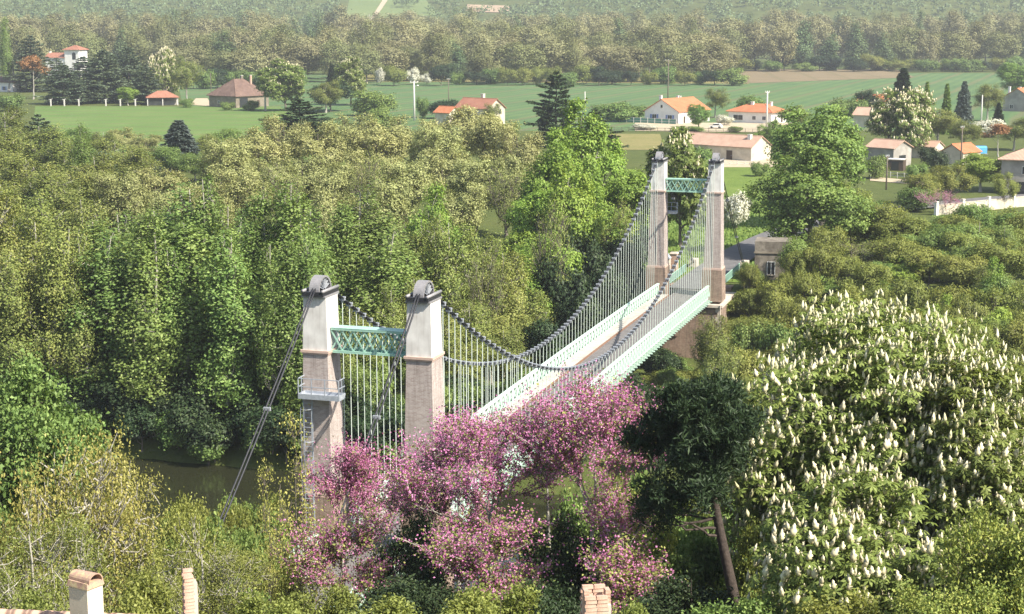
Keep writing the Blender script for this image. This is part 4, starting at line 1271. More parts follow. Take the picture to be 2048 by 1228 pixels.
# first row of poplars above the water
for x, v, Y, w in [(195, 420, 158, 140), (250, 395, 162, 135), (305, 410, 154, 130), (352, 372, 166, 135), (405, 360, 160, 130), (455, 385, 153, 130), (500, 372, 160, 130), (548, 360, 167, 135), (592, 358, 158, 130), (635, 395, 166, 125),
                   (225, 470, 150, 130), (285, 500, 148, 120), (340, 480, 149, 125), (430, 470, 148, 125), (520, 460, 150, 130), (575, 480, 148, 120), (625, 470, 152, 120), (690, 400, 172, 135), (740, 385, 176, 130), (790, 430, 168, 125), (210, 440, 170, 130), (330, 430, 172, 130), (380, 450, 156, 130), (480, 430, 172, 130), (560, 450, 155, 130), (610, 440, 172, 130), (265, 450, 174, 130), (430, 420, 176, 130)]:
    wood_tree('poplar', x + J(16), v + J(26), Y + J(6), w * rnd.uniform(.8, 1.35))
for x, v, Y, w in [(215, 560, 164, 130), (280, 600, 166, 130), (350, 560, 168, 130), (410, 600, 166, 130), (470, 560, 168, 130), (530, 600, 166, 130), (590, 560, 168, 130), (640, 600, 167, 120), (250, 700, 164, 110), (380, 720, 164, 110), (500, 700, 164, 110), (600, 710, 165, 110), (310, 540, 172, 130), (480, 520, 172, 140), (160, 600, 166, 130), (200, 790, 155, 130), (270, 810, 154, 130), (340, 790, 156, 130), (410, 820, 153, 130), (470, 790, 155, 130), (540, 810, 153, 130), (600, 800, 154, 130), (230, 730, 160, 130), (310, 740, 159, 130), (440, 730, 160, 130), (560, 740, 159, 130), (150, 760, 156, 130), (690, 660, 158, 120), (760, 650, 162, 120), (660, 540, 166, 130), (850, 640, 162, 120), (560, 540, 170, 120)]:
    wood_tree('understory', x + J(12), v + J(20), Y, w)
for x, v, Y, w in [(-20, 380, 168, 190), (60, 400, 160, 190), (130, 420, 156, 170), (20, 470, 150, 180), (100, 500, 149, 170), (170, 520, 147, 150), (-30, 560, 145, 170), (60, 600, 144, 150), (845, 400, 182, 150), (900, 420, 176, 150), (955, 455, 184, 150), (1005, 480, 178, 140), (830, 520, 166, 130), (880, 560, 164, 130), (940, 580, 168, 130), (990, 600, 172, 130), (1040, 560, 180, 130), (770, 560, 160, 120), (720, 600, 156, 120), (680, 620, 154, 110), (1080, 600, 186, 120), (1000, 650, 164, 120), (920, 660, 160, 120)]:
    wood_tree('olive', x + J(8), v + J(10), Y, w)
for x, v, Y, w in [(1160, 212, 228, 150), (1105, 262, 220, 150), (1215, 262, 232, 140), (1262, 318, 226, 130), (1140, 330, 205, 150), (1075, 350, 212, 150), (1195, 380, 210, 140), (1100, 440, 196, 140), (1240, 420, 214, 110), (870, 350, 198, 150), (1020, 430, 200, 150), (1060, 500, 190, 130)]:
    wood_tree('maple', x + J(6), v + J(8), Y, w)
for x, v, Y, w in [(455, 262, 285, 150), (520, 245, 300, 150), (575, 225, 330, 140), (640, 240, 310, 150), (700, 215, 340, 150), (755, 232, 320, 150), (815, 222, 330, 160), (870, 235, 310, 150), (930, 205, 340, 160), (990, 215, 325, 150), (1040, 245, 300, 130), (480, 320, 240, 150), (545, 305, 250, 150), (610, 290, 260, 150), (680, 300, 250, 150), (745, 285, 265, 160), (815, 300, 250, 160), (885, 280, 270, 160), (950, 290, 255, 160), (1010, 300, 250, 150), (300, 330, 260, 150), (240, 335, 235, 150), (360, 345, 230, 140), (420, 350, 225, 130), (660, 350, 215, 140), (770, 345, 220, 150), (930, 350, 222, 150)]:
    wood_tree('khaki', x + J(8), v + J(6), Y, w)
for x, v, Y, w in [(20, 205, 330, 150), (75, 235, 320, 150), (130, 262, 300, 140), (-20, 250, 290, 160), (40, 300, 250, 160), (110, 320, 240, 160), (180, 300, 260, 140), (230, 275, 300, 130), (260, 290, 270, 130), (0, 340, 215, 170), (80, 360, 210, 170), (160, 370, 205, 160), (430, 268, 330, 70), (470, 285, 310, 80)]:
    wood_tree('olive', x + J(8), v + J(6), Y, w)
put('poplar', 163, 245, 275, 75, "lone bright poplar among olive trees below the barley field", name="poplar_tree", var=1)
put('cedar', 75, 225, 330, 130, "grey-green cedar top among the trees below the barley field", name="cedar_tree", var=0)
put('cedar', 205, 300, 265, 130, "flat grey cedar below the blue spruce", name="cedar_tree", var=1)
put('spruce', 357, 238, 365, 125, "blue spruce cone standing alone below the barley field", name="spruce_tree")
for x, v, Y, w in [(205, 258, 385, 80), (245, 250, 395, 70), (290, 262, 380, 80), (150, 246, 390, 70), (415, 262, 385, 70), (450, 252, 395, 80), (495, 262, 380, 80), (120, 262, 360, 90), (330, 285, 350, 70), (390, 300, 340, 80)]:
    put(('understory', 'olive', 'khaki')[int(x) % 3], x, v, Y, w, "small leafy tree at the lower edge of the barley field", "tree", "field_edge_tree", "trees at the lower edge of the barley field")
for x, v, Y, w in [(1105, 395, 190, 120), (735, 300, 245, 90), (1228, 400, 208, 90), (975, 480, 172, 90), (560, 330, 235, 90), (1010, 330, 240, 90), (20, 330, 260, 100)]:
    put('bare', x, v, Y, w, "pale nearly bare tree among the leafy crowns, " + landmark(x, Y), "tree", "bare_tree", "bare trees in the far bank wood", var=0)
put('darkcedar', 600, 195, 420, 170, "wide dark cedar at the barley field corner", name="cedar_tree")
put('darkcedar', 1112, 138, 430, 135, "dark open cedar standing up against the wheat field", name="cedar_tree")
put('darkcedar', 1190, 215, 380, 130, "low dark cedar behind the sycamores", name="cedar_tree", rot=2.0)

# dark thicket under the sycamores and along the far bank
for x, v, Y, w in [(1180, 470, 200, 120), (1240, 480, 204, 120), (1210, 540, 192, 110), (1275, 540, 200, 90), (1130, 520, 190, 120), (1160, 590, 182, 110), (1260, 600, 190, 90), (1090, 640, 176, 100), (1280, 450, 214, 100)]:
    put('darkbush', x, v, Y, w, "dark green thicket shrub under the sycamores", "shrub", "thicket_shrub", "dark shrubs under the sycamores")
for i in range(44):
    t = rnd.uniform(44, 58)
    # walk along the bank line
    o = -58 + i * 1.7 + J(.8); q = bpt(t - (3 if i % 3 == 0 else 0), o)
    k = ('darkbush', 'bush', 'darkbush')[i % 3]; vs = SP_[k]; tr, cr, Ht, Wd = vs[i % len(vs)]  # mostly dark-leaved bushes, their colour standing in for the wood's deep shade
    root = empty("bank_shrub", (q.x, q.y, gz(q.x, q.y)), rnd.uniform(0, 6)); tag(root, "green shrub at the foot of the trees along the far water edge", "shrub", "shrubs along the far water edge")
    s = rnd.uniform(.75, 1.3)
    for nm, me in (("trunk", tr), ("crown", cr)):
        oo = link(nm, me, root); oo.scale = (s, s, s)
for i in range(44):
    o = -64 + i * 1.5 + J(.7); q = bpt(rnd.uniform(40.7, 43.2), o); k = ('bush', 'darkbush', 'darkbush')[i % 3]; tr, cr, Ht, Wd = SP_[k][i % 2]  # dark leaf colour again carries the shade along the bank
    root = empty("bank_shrub", (q.x, q.y, gz(q.x, q.y)), rnd.uniform(0, 6)); tag(root, "leafy shrub overhanging the far water line", "shrub", "shrubs overhanging the far water line")
    s = rnd.uniform(.7, 1.1)
    for nm, me in (("trunk", tr), ("crown", cr)):
        oo = link(nm, me, root); oo.scale = (s, s, s)
for i in range(30):
    o = -64 + i * 2.1 + J(.9); q = bpt(rnd.uniform(45, 54), o); tr, cr, Ht, Wd = SP_['understory'][i % 3]
    root = empty("young_tree", (q.x, q.y, gz(q.x, q.y)), rnd.uniform(0, 6)); tag(root, "young leafy tree in the shade below the front poplars", "tree", "young trees in the shade below the poplars")
    s = rnd.uniform(.5, .85)
    for nm, me in (("trunk", tr), ("crown", cr)):
        oo = link(nm, me, root); oo.scale = (s * .85, s * .85, s)
for i in range(16):
    q = bpt(rnd.uniform(70, 97.5), rnd.uniform(-4, 6.5)); k = ('olivebush', 'bush', 'darkbush')[i % 3]; tr, cr, Ht, Wd = SP_[k][i % 2]
    root = empty("pier_shrub", (q.x, q.y, gz(q.x, q.y)), rnd.uniform(0, 6)); tag(root, "low scrub under the far end of the deck before the brick pier", "shrub", "scrub before the far pier")
    s = rnd.uniform(.45, .8)
    for nm, me in (("trunk", tr), ("crown", cr)):
        oo = link(nm, me, root); oo.scale = (s, s, s)

# past the toll house
put('linden', 1655, 182, 262, 225, "tall fresh green linden rising over the roadside linden", name="linden_tree", var=0)
put('linden', 1622, 285, 226, 240, "dense round linden beside the road and toll house", name="linden_tree", var=1, rot=1.0)
put('linden', 1590, 330, 232, 130, "small linden leaning over the road", name="linden_tree", var=0, rot=2.0)
for x, v, Y, w in [(1760, 400, 226, 150), (1830, 430, 220, 150), (1790, 470, 206, 150), (1860, 480, 200, 150), (1930, 500, 196, 160), (2010, 480, 200, 160), (1740, 520, 196, 130), (1820, 540, 186, 140), (1900, 560, 180, 150), (1980, 560, 178, 150), (2050, 540, 182, 150), (1960, 620, 160, 150), (2040, 610, 158, 160), (1880, 640, 158, 130), (1560, 545, 196, 120), (1500, 570, 198, 110), (1600, 590, 192, 110), (1530, 620, 188, 120), (1480, 620, 194, 90), (1470, 680, 186, 100), (1550, 680, 180, 110), (1690, 480, 218, 100), (2020, 690, 140, 140), (1930, 690, 138, 130), (1700, 360, 250, 110)]:
    wood_tree('acacia', x + J(8), v + J(8), Y, w)
for i in range(64):
    x = rnd.uniform(1690, 2070); f = rnd.random(); v = 425 + 250 * f + J(12) - (25 if x > 1900 else 0); Y = 232 - 78 * f + J(4)
    kk = rnd.choices(['acacia', 'understory', 'olive', 'maple'], [.55, .2, .15, .1])[0]
    if kk != 'acacia': v -= 14
    wood_tree(kk, x, v, Y, rnd.uniform(85, 140) * (1 if kk == 'acacia' else .8))
for x, v, Y, w in [(1640, 480, 200, 110), (1610, 530, 196, 90), (1680, 505, 204, 110), (1592, 490, 200, 70), (1575, 535, 199, 50), (1655, 440, 212, 110), (1500, 520, 201, 50)]:  # locusts on the toll house's sunward side are added to shade it
    wood_tree('acacia', x, v, Y, w)
for x, v, Y, w in [(1960, 420, 220, 150), (2040, 410, 226, 150), (1890, 440, 216, 110), (1720, 440, 235, 80), (1990, 470, 204, 130)]:
    put('understory', x, v, Y, w, "dense green thicket below the cream garden wall", "shrub", "laurel_shrub", "dark shrubs below the garden wall")
put('understory', 1592, 448, 203, 80, "leafy young tree leaning against the toll house's sunny corner", name="ash_tree", var=1)
put('understory', 1496, 520, 203, 60, "leafy young tree between the backstay anchor and the toll house", name="ash_tree", var=2)
put('bare', 1700, 470, 212, 170, "nearly leafless tree with pale twisting branches by the toll house", name="dead_tree")

# ------------------------------------------------------------------ buildings
def tile_mat(name, stops, vary=.5):
    m, nt, b = base_mat(name)
    f = noise(nt, .5, 6, .7); f2 = noise(nt, 4.0, 3, .6)
    c = ramp(nt, f, stops)
    tc = nt.nodes.new("ShaderNodeTexCoord"); w = nt.nodes.new("ShaderNodeTexWave")
    w.inputs["Scale"].default_value = 1.3; w.inputs["Distortion"].default_value = .4; w.bands_direction = 'X'
    nt.links.new(tc.outputs["Object"], w.inputs[0])
    c = mixc(nt, ramp(nt, f2, [(.4, (0, 0, 0)), (.75, (vary, vary, vary))]), c, tuple(x * .62 for x in stops[0][1]))
    nt.links.new(c, b.inputs["Base Color"]); b.inputs["Roughness"].default_value = .9; b.inputs["Specular IOR Level"].default_value = .15
    bump(nt, b, w.outputs[1], .8, .08)
    return m
M['tile_orange'] = tile_mat('orange_roof_tile', [(.3, (.42, .15, .075)), (.6, (.52, .20, .10)), (.8, (.56, .25, .13))], .2)
M['tile_pink'] = tile_mat('pink_roof_tile', [(.3, (.42, .27, .20)), (.6, (.52, .35, .26)), (.8, (.58, .42, .32))], .3)
M['tile_brown'] = tile_mat('old_brown_tile', [(.3, (.13, .085, .07)), (.55, (.19, .125, .10)), (.8, (.26, .18, .14))], .5)
M['tile_red'] = tile_mat('red_brown_tile', [(.3, (.30, .13, .09)), (.6, (.38, .18, .12)), (.8, (.42, .24, .17))], .35)
M['wall_white'] = surf('white_render', [(.3, (.66, .64, .60)), (.7, (.78, .76, .72))], .8, .9, .15, .01)
M['wall_cream'] = surf('cream_render', [(.3, (.56, .49, .38)), (.7, (.68, .61, .49))], .8, .9, .15, .01, scale2=.5)
M['wall_grey'] = surf('grey_render', [(.3, (.30, .28, .25)), (.7, (.42, .39, .35))], .9, .9, .2, .01, scale2=.5)
M['wall_earth'] = surf('earth_wall', [(.3, (.20, .17, .13)), (.7, (.30, .26, .20))], .9, .95, .3, .02, scale2=.6)
M['pane'] = surf('window_glass', [(.3, (.02, .022, .026)), (.7, (.035, .038, .044))], 2, .12, 0, spec=.6)
M['darkwood'] = surf('dark_timber', [(.3, (.05, .035, .025)), (.7, (.10, .07, .05))], 4, .8, .3, .01)
M['blue_shutter'] = surf('blue_shutter_paint', [(.3, (.13, .18, .36)), (.7, (.18, .25, .46))], 4, .6, .1, .005)
M['white_paint'] = surf('white_paint', [(.3, (.72, .72, .70)), (.7, (.80, .80, .78))], 3, .5, .05, .002)
M['concrete'] = surf('pole_concrete', [(.3, (.48, .46, .42)), (.7, (.60, .58, .54))], 3, .9, .2, .01)
M['pole_wood'] = surf('pole_timber', [(.3, (.10, .08, .065)), (.7, (.18, .15, .12))], 5, .9, .3, .01)
M['steelroof'] = surf('pale_sheet_roof', [(.3, (.55, .54, .52)), (.7, (.68, .67, .64))], 2, .6, .1, .005)
M['tarp_blue'] = surf('blue_paint', [(.3, (.06, .26, .52)), (.7, (.10, .34, .62))], 2, .5, .1, .01)
M['green_mesh'] = surf('green_fence_sheet', [(.3, (.08, .20, .16)), (.7, (.12, .28, .22))], 2, .7, .1, .01)
M['tyre'] = surf('black_rubber', [(.3, (.02, .02, .02)), (.7, (.035, .035, .035))], 4, .8, .1, .005)

M['shade_toned_stone'] = surf('mottled_shade_toned_stone', [(.3, (.12, .10, .08)), (.5, (.20, .175, .14)), (.75, (.33, .29, .24))], 1.6, .95, .6, .04, detail=9, scale2=.7)  # mottled old stone, darkened to carry the trees' shade on the toll house
def house(name, label, corner, px, v, a, L, Wd, wh, rh, roof, wall, tile, openings=(), chimneys=(), over=.45, cat_="house", Y=None, z=None):
    """corner: which footprint corner stands at the bearing; front is local -y"""
    a = R(a)
    if Y is None: c = on_ground(px, v, 0.0); base = 0.0
    else:
        q = at(px, v, Y); c = Vector((q.x, q.y, 0)); base = gz(q.x, q.y) if z is None else z
    lx = {'W': -L / 2, 'E': L / 2, 'C': 0}[corner[1]]; ly = {'S': -Wd / 2, 'N': Wd / 2, 'C': 0}[corner[0]]
    ox = c.x - (math.cos(a) * lx - math.sin(a) * ly); oy = c.y - (math.sin(a) * lx + math.cos(a) * ly)
    root = empty(name, (ox, oy, base), a); tag(root, label, cat_)
    w = MB()
    if roof == 'gable':
        # pentagon walls
        pent = [(-Wd / 2, -.4), (Wd / 2, -.4), (Wd / 2, wh), (0, wh + rh), (-Wd / 2, wh)]
        w.prism(pent, (0, 1, 0), (0, 0, 1), (1, 0, 0), -L / 2, L / 2)
    else:
        w.box(-L / 2, L / 2, -Wd / 2, Wd / 2, -.4, wh)
    w.build("wall", M[wall], root)
    th = .16
    if roof == 'gable':
        k = rh / (Wd / 2)
        for s in (-1, 1):
            sl = MB(); y0, y1 = 0.0, s * (Wd / 2 + over); z0 = wh + rh + .02; z1 = wh + rh - k * (Wd / 2 + over) + .02
            poly = [(y0, z0), (y1, z1), (y1, z1 + th), (y0, z0 + th)]
            if s < 0: poly = poly[::-1]
            sl.prism(poly, (0, 1, 0), (0, 0, 1), (1, 0, 0), -L / 2 - over, L / 2 + over)
            sl.build("roof_slope", M[tile], root)
        MB().tube([(-L / 2 - over, 0, wh + rh + th), (L / 2 + over, 0, wh + rh + th)], .14, 8).build("ridge", M[tile], root)
    elif roof == 'hip':
        e = over; ins = min(Wd, L) / 2 * .95
        if L < Wd: rv = [(0, -Wd / 2 + ins * L / Wd, wh + rh), (0, Wd / 2 - ins * L / Wd, wh + rh)]
        else: rv = [(-L / 2 + ins, 0, wh + rh), (L / 2 - ins, 0, wh + rh)]
        E = [(-L / 2 - e, -Wd / 2 - e), (L / 2 + e, -Wd / 2 - e), (L / 2 + e, Wd / 2 + e), (-L / 2 - e, Wd / 2 + e)]
        vs = [(x, y, wh + .01) for x, y in E] + [(x, y, wh + .01 + th) for x, y in E] + rv
        f = [(3, 2, 1, 0), (0, 1, 5, 4), (1, 2, 6, 5), (2, 3, 7, 6), (3, 0, 4, 7)]
        if L < Wd: f += [(4, 5, 8), (5, 6, 9, 8), (6, 7, 9), (7, 4, 8, 9)]
        else: f += [(4, 5, 9, 8), (5, 6, 9), (6, 7, 8, 9), (7, 4, 8)]
        MB().add(vs, f).build("roof", M[tile], root)
        for p, q in (((4, 8), (5, 9)), ((7, 8), (6, 9))) if L >= Wd else (((4, 8), (7, 9)), ((5, 8), (6, 9))):
            for i, j in (p, q): MB().tube([vs[i], vs[j]], .12, 6).build("hip_ridge", M[tile], root)
    elif roof == 'flat':
        MB().box(-L / 2 - .12, L / 2 + .12, -Wd / 2 - .12, Wd / 2 + .12, wh, wh + .18).build("cornice", M['wall_earth'], root)
        MB().box(-L / 2 - .02, L / 2 + .02, -Wd / 2 - .02, Wd / 2 + .02, wh + .18, wh + rh).build("parapet", M[tile], root)
    for o in openings:
        face, u, z0, ww, hh, kind = o
        def bx(u0, u1, d0, d1, za, zb):
            if face == 'S': return MB().box(u0, u1, -Wd / 2 - d1, -Wd / 2 - d0, za, zb)
            if face == 'N': return MB().box(u0, u1, Wd / 2 + d0, Wd / 2 + d1, za, zb)
            if face == 'E': return MB().box(L / 2 + d0, L / 2 + d1, u0, u1, za, zb)
            return MB().box(-L / 2 - d1, -L / 2 - d0, u0, u1, za, zb)
        if kind == 'arch':
            ax, nrm, org = ((1, 0, 0), (0, -1, 0), (u, -Wd / 2, 0)) if face == 'S' else ((0, 1, 0), (1, 0, 0), (L / 2, u, 0))
            poly = [(-ww / 2, z0), (ww / 2, z0)] + [(ww / 2 * math.cos(t), z0 + hh - ww / 2 + ww / 2 * math.sin(t)) for t in np.linspace(0, PI, 9)]
            wdw = link("window", None, root)
            MB().prism(poly, ax, (0, 0, 1), nrm, .01, .05, org).build("pane", M['pane'], wdw)
            continue
        if kind in ('win', 'shut', 'bigwin'):
            wdw = link("window", None, root)
            bx(u - ww / 2, u + ww / 2, .005, .03, z0, z0 + hh).build("pane", M['pane'], wdw)
            for (p, q, r_, t) in ((u - ww / 2 - .07, u - ww / 2, z0 - .07, z0 + hh + .07), (u + ww / 2, u + ww / 2 + .07, z0 - .07, z0 + hh + .07)):
                bx(p, q, .002, .07, r_, t).build("frame", M['white_paint'], wdw)
            bx(u - ww / 2, u + ww / 2, .002, .07, z0 + hh, z0 + hh + .07).build("frame", M['white_paint'], wdw)
            bx(u - ww / 2, u + ww / 2, .002, .12, z0 - .1, z0).build("sill", M['stone'], wdw)
            if ww > .8:
                bx(u - .03, u + .03, .032, .06, z0, z0 + hh).build("frame", M['white_paint'], wdw)
            if kind == 'shut':
                for s in (-1, 1):
                    bx(u + s * (ww * .75 + .1) - ww * .25, u + s * (ww * .75 + .1) + ww * .25, .004, .06, z0 - .03, z0 + hh + .03).build("shutter", M['blue_shutter'], wdw)
        elif kind == 'door':
            d = bx(u - ww / 2, u + ww / 2, .005, .05, z0, z0 + hh).build("door", M['darkwood'], root)
            bx(u + ww * .3, u + ww * .38, .052, .1, z0 + hh * .45, z0 + hh * .5).build("handle", M['galv'], d)
        elif kind == 'open':
            bx(u - ww / 2, u + ww / 2, .005, .04, z0, z0 + hh).build("opening_shade_sheet", M['pane'], root)  # dark sheet on the wall stands in for the shade inside the opening
    for (x, y, ztop, s, mt) in chimneys:
        ch = MB().box(x - s / 2, x + s / 2, y - s / 2, y + s / 2, wh * .9, ztop).build("chimney", M[mt], root)
        MB().box(x - s / 2 - .08, x + s / 2 + .08, y - s / 2 - .08, y + s / 2 + .08, ztop, ztop + .15).build("chimney_cap", M['concrete'], ch)
    return root

house("white_house", "white house with shaded blue-shuttered gable and long orange roof", 'SW', 1357, 248, 52, 19, 13, 3.9, 3.7, 'gable', 'wall_white', 'tile_orange',
      [('W', -3.2, 1.0, 1.5, 1.7, 'shut'), ('W', 2.8, .6, 1.5, 2.2, 'shut'), ('W', 0, 5.0, .8, .9, 'win'), ('S', -6, 0, 1.2, 2.3, 'door'), ('S', -2, 1, 1.4, 1.3, 'win'), ('S', 3, 1.6, .9, .8, 'win'), ('S', 7, .2, 1.3, 2.1, 'win')],
      [(-5.5, 3.0, 8.6, .8, 'wall_white'), (2, 1.2, 8.3, .7, 'wall_white'), (3.4, 1.2, 8.2, .6, 'wall_white')])
house("bungalow", "white bungalow with a hipped orange roof and two chimneys", 'SE', 1542, 248, -36, 15.5, 11, 3.5, 2.6, 'hip', 'wall_white', 'tile_orange',
      [('S', -4.2, 1.0, 3.4, 1.5, 'bigwin'), ('S', 1.6, 1.2, 1.2, 1.1, 'win'), ('S', 5.2, 1.2, 1.2, 1.1, 'win'), ('E', 2, .2, 1.3, 2.1, 'door'), ('E', -2.5, 1, 1.4, 1.3, 'win')],
      [(-1.5, -.8, 6.6, .9, 'wall_white'), (4.0, 1.5, 6.6, .8, 'wall_white')], .7)
house("long_house", "long low cream house with pink tiled roof and bright white gable", 'SE', 1502, 323, -42, 21, 8.4, 3.3, 2.3, 'gable', 'wall_cream', 'tile_pink',
      [('S', 4.3, .1, 1.7, 2.2, 'door'), ('S', -1.6, .1, 1.7, 2.2, 'door'), ('S', -6, 1, 1.3, 1.2, 'win')], [(8.0, -1.2, 6.0, .8, 'wall_white')], .35)
house("tiled_house", "house with worn pale tiles half hidden by the blossoming chestnut", 'SE', 1768, 256, -32, 10, 8, 3.8, 2.0, 'gable', 'wall_cream', 'tile_pink', [('E', 0, .2, 1.3, 2.2, 'door'), ('S', 2, 1, 1.2, 1.2, 'win')])
house("cottage", "orange-roofed cottage seen over the worn tiled house", 'SE', 1772, 226, -32, 11, 9, 3.6, 2.6, 'gable', 'wall_white', 'tile_orange', [('S', 0, 1, 1.2, 1.2, 'win')])
house("grey_house", "grey gabled house with orange roof past the conifers", 'SW', 2062, 224, 50, 15, 11, 5.0, 3.2, 'gable', 'wall_grey', 'tile_orange', [('W', 2, 1, 1.2, 1.4, 'win')], [(-6.5, 3.5, 8.8, .7, 'wall_white'), (-3, 1, 8.6, .7, 'wall_white')])
house("shed", "grey shed with pale pink tiled roof below the blossoming chestnut", 'SE', 1786, 334, -48, 7.5, 7, 4.2, 1.5, 'gable', 'wall_grey', 'tile_pink', [('E', 0, .1, 2.6, 2.4, 'open')], (), .4, "shed")
house("lean_to", "low shed with a flat white sheet roof before the grey shed", 'SE', 1806, 342, -25, 3.6, 3, 2.3, .25, 'flat', 'darkwood', 'steelroof', [('S', 0, 0.05, 1.6, 1.9, 'open')], (), .2, "shed")
house("small_outbuilding", "little outbuilding with a faded orange roof among the garden trees", 'SE', 1868, 318, -40, 6, 5, 2.8, 1.2, 'gable', 'wall_cream', 'tile_pink', (), (), .3, "outbuilding")
house("small_outbuilding", "outbuilding with a sloping orange roof beside the blue trailer", 'SW', 1925, 330, 40, 7, 6, 2.8, 1.7, 'gable', 'wall_cream', 'tile_orange', (), (), .3, "outbuilding")
house("large_house", "tall grey two-storey house with hipped brown tiles above the garden wall", 'SW', 2000, 388, -24, 17, 11, 6.6, 2.6, 'hip', 'wall_grey', 'tile_pink', [('S', -4, .1, 3.2, 2.4, 'open'), ('S', 3, .8, 1.3, 1.6, 'win'), ('S', -4, 4.0, 1.2, 1.4, 'win'), ('S', 3, 4.0, 1.2, 1.4, 'win')], (), .7)
house("barn", "old barn with a big sagging hipped roof of brown tiles", 'SE', 472, 216, -38, 15, 17, 4.2, 6.4, 'hip', 'wall_earth', 'tile_brown', [('E', -4.5, .1, 4.2, 3.6, 'open'), ('E', 3, .4, 1.2, 2.2, 'door'), ('S', -2, 1.4, 1.0, 1.0, 'win')], [(-1.5, 3, 11.6, .9, 'wall_earth'), (2.5, 4, 11.8, .7, 'chim_brick')], .7, "barn")
house("villa", "white walled villa with brown hipped roof beside the cedars", 'SE', 26, 184, -30, 15, 9, 4.2, 3.0, 'hip', 'wall_white', 'tile_brown', [('E', 0, .2, 1.6, 2.6, 'win'), ('S', 2, .8, 1.4, 1.6, 'shut'), ('S', -3, .8, 1.4, 1.6, 'shut')], [(-2, 0, 8.4, .9, 'chim_brick')], .7)
tower_h = house("tower_villa", "white villa tower with arched window and hipped orange roof among the cedars", 'CC', 152, 112, -18, 9.5, 9, 15.5, 2.6, 'hip', 'wall_white', 'tile_red', [('S', 1.5, 10.0, 2.4, 4.2, 'arch'), ('S', 2.4, 4.5, 2.0, 3.6, 'win')], (), .9, Y=960)
house("villa_wing", "low orange-roofed wing joined to the white villa tower", 'CC', 119, 116, -18, 13, 9, 11.2, 2.4, 'gable', 'wall_white', 'tile_red', [('S', 4, 5, 2.0, 3.4, 'arch')], [(-6, 0, 14.5, 1.0, 'wall_white')], .6, Y=964)
house("farm_shed", "long white farm shed with a pale sheet roof beyond the trees", 'CC', 372, 80, 8, 30, 12, 8, 3, 'gable', 'wall_white', 'steelroof', (), (), .5, "farm shed", Y=1300)
house("farm_shed", "orange gabled farm shed end beside the long white one", 'CC', 396, 82, -30, 16, 12, 9.5, 3.2, 'gable', 'wall_white', 'tile_red', (), (), .5, "farm shed", Y=1270)
house("farmhouse", "cream farmhouse with orange roof below the farm sheds", 'CC', 372, 100, -24, 15, 10, 9.5, 3.4, 'gable', 'wall_cream', 'tile_red', [('S', -3, 5, 1.6, 2.4, 'win'), ('S', 3, 5, 1.6, 2.4, 'win')], (), .5, Y=1150)
house("farmhouse", "small white farmhouse with an orange roof at the farm's edge", 'CC', 313, 82, 30, 9, 8, 9.5, 2.4, 'gable', 'wall_white', 'tile_red', (), (), .5, Y=1280)
house("roadside_house", "red-roofed house with one chimney behind the khaki oaks", 'SE', 975, 252, -40, 13.5, 8.5, 5.4, 2.8, 'gable', 'wall_cream', 'tile_red', [('E', -1.5, 3.6, 1.1, 1.4, 'win'), ('E', 1.8, 3.6, 1.1, 1.4, 'win'), ('E', 0, .8, 1.2, 1.6, 'win'), ('S', 2, 3.4, 1.2, 1.3, 'shut'), ('S', -3, 3.4, 1.2, 1.3, 'shut')], [(.5, .8, 9.6, 1.0, 'wall_cream')])
house("annex", "small orange-roofed annex beside the red-roofed house", 'SE', 898, 252, -40, 6, 5, 4.2, 1.6, 'gable', 'wall_cream', 'tile_orange', (), (), .5, "annex")
house("toll_house", "small toll house of shade-darkened stone with parapet and white-framed windows by the bridge", 'SC', 1543, 560, -12, 4.4, 4.4, 5.9, 1.55, 'flat', 'shade_toned_stone', 'shade_toned_stone',
      [('S', -.1, 3.2, .9, 1.6, 'win'), ('W', 0, 2.6, .8, 2.2, 'door'), ('E', 0, 3.0, .9, 1.5, 'win')], (), .3, "toll house", Y=207, z=-2.2)

# open tiled shelter
def shelter():
    c = on_ground(325, 210); a = R(14)
    root = empty("open_shelter", (c.x, c.y, 0), a); tag(root, "open shelter on posts with an old patched tile roof", "shelter")
    L, Wd, wh, rh = 11.5, 8, 3.0, 2.6; e = .6
    vs = [(-L / 2 - e, -Wd / 2 - e, wh), (L / 2 + e, -Wd / 2 - e, wh), (L / 2 + e, Wd / 2 + e, wh), (-L / 2 - e, Wd / 2 + e, wh)]
    vs += [(x, y, z + .18) for x, y, z in vs] + [(-L / 2 + 4, 0, wh + rh), (L / 2 - 4, 0, wh + rh)]
    MB().add(vs, [(3, 2, 1, 0), (0, 1, 5, 4), (1, 2, 6, 5), (2, 3, 7, 6), (3, 0, 4, 7), (4, 5, 9, 8), (5, 6, 9), (6, 7, 8, 9), (7, 4, 8)]).build("roof", M['tile_red'], root)
    for x in (-L / 2, 0, L / 2):
        for y in (-Wd / 2, Wd / 2):
            MB().box(x - .17, x + .17, y - .17, y + .17, -.3, wh).build("post", M['concrete'], root)
    MB().box(-L / 2 + .2, L / 2 - .2, Wd / 2 - .6, Wd / 2 - .35, -.2, wh - .02).build("back_wall", M['wall_grey'], root)
    MB().box(-L / 2 + .3, L / 2 - .3, -1, -.8, -.2, 1.5).build("low_wall", M['wall_grey'], root)
shelter()

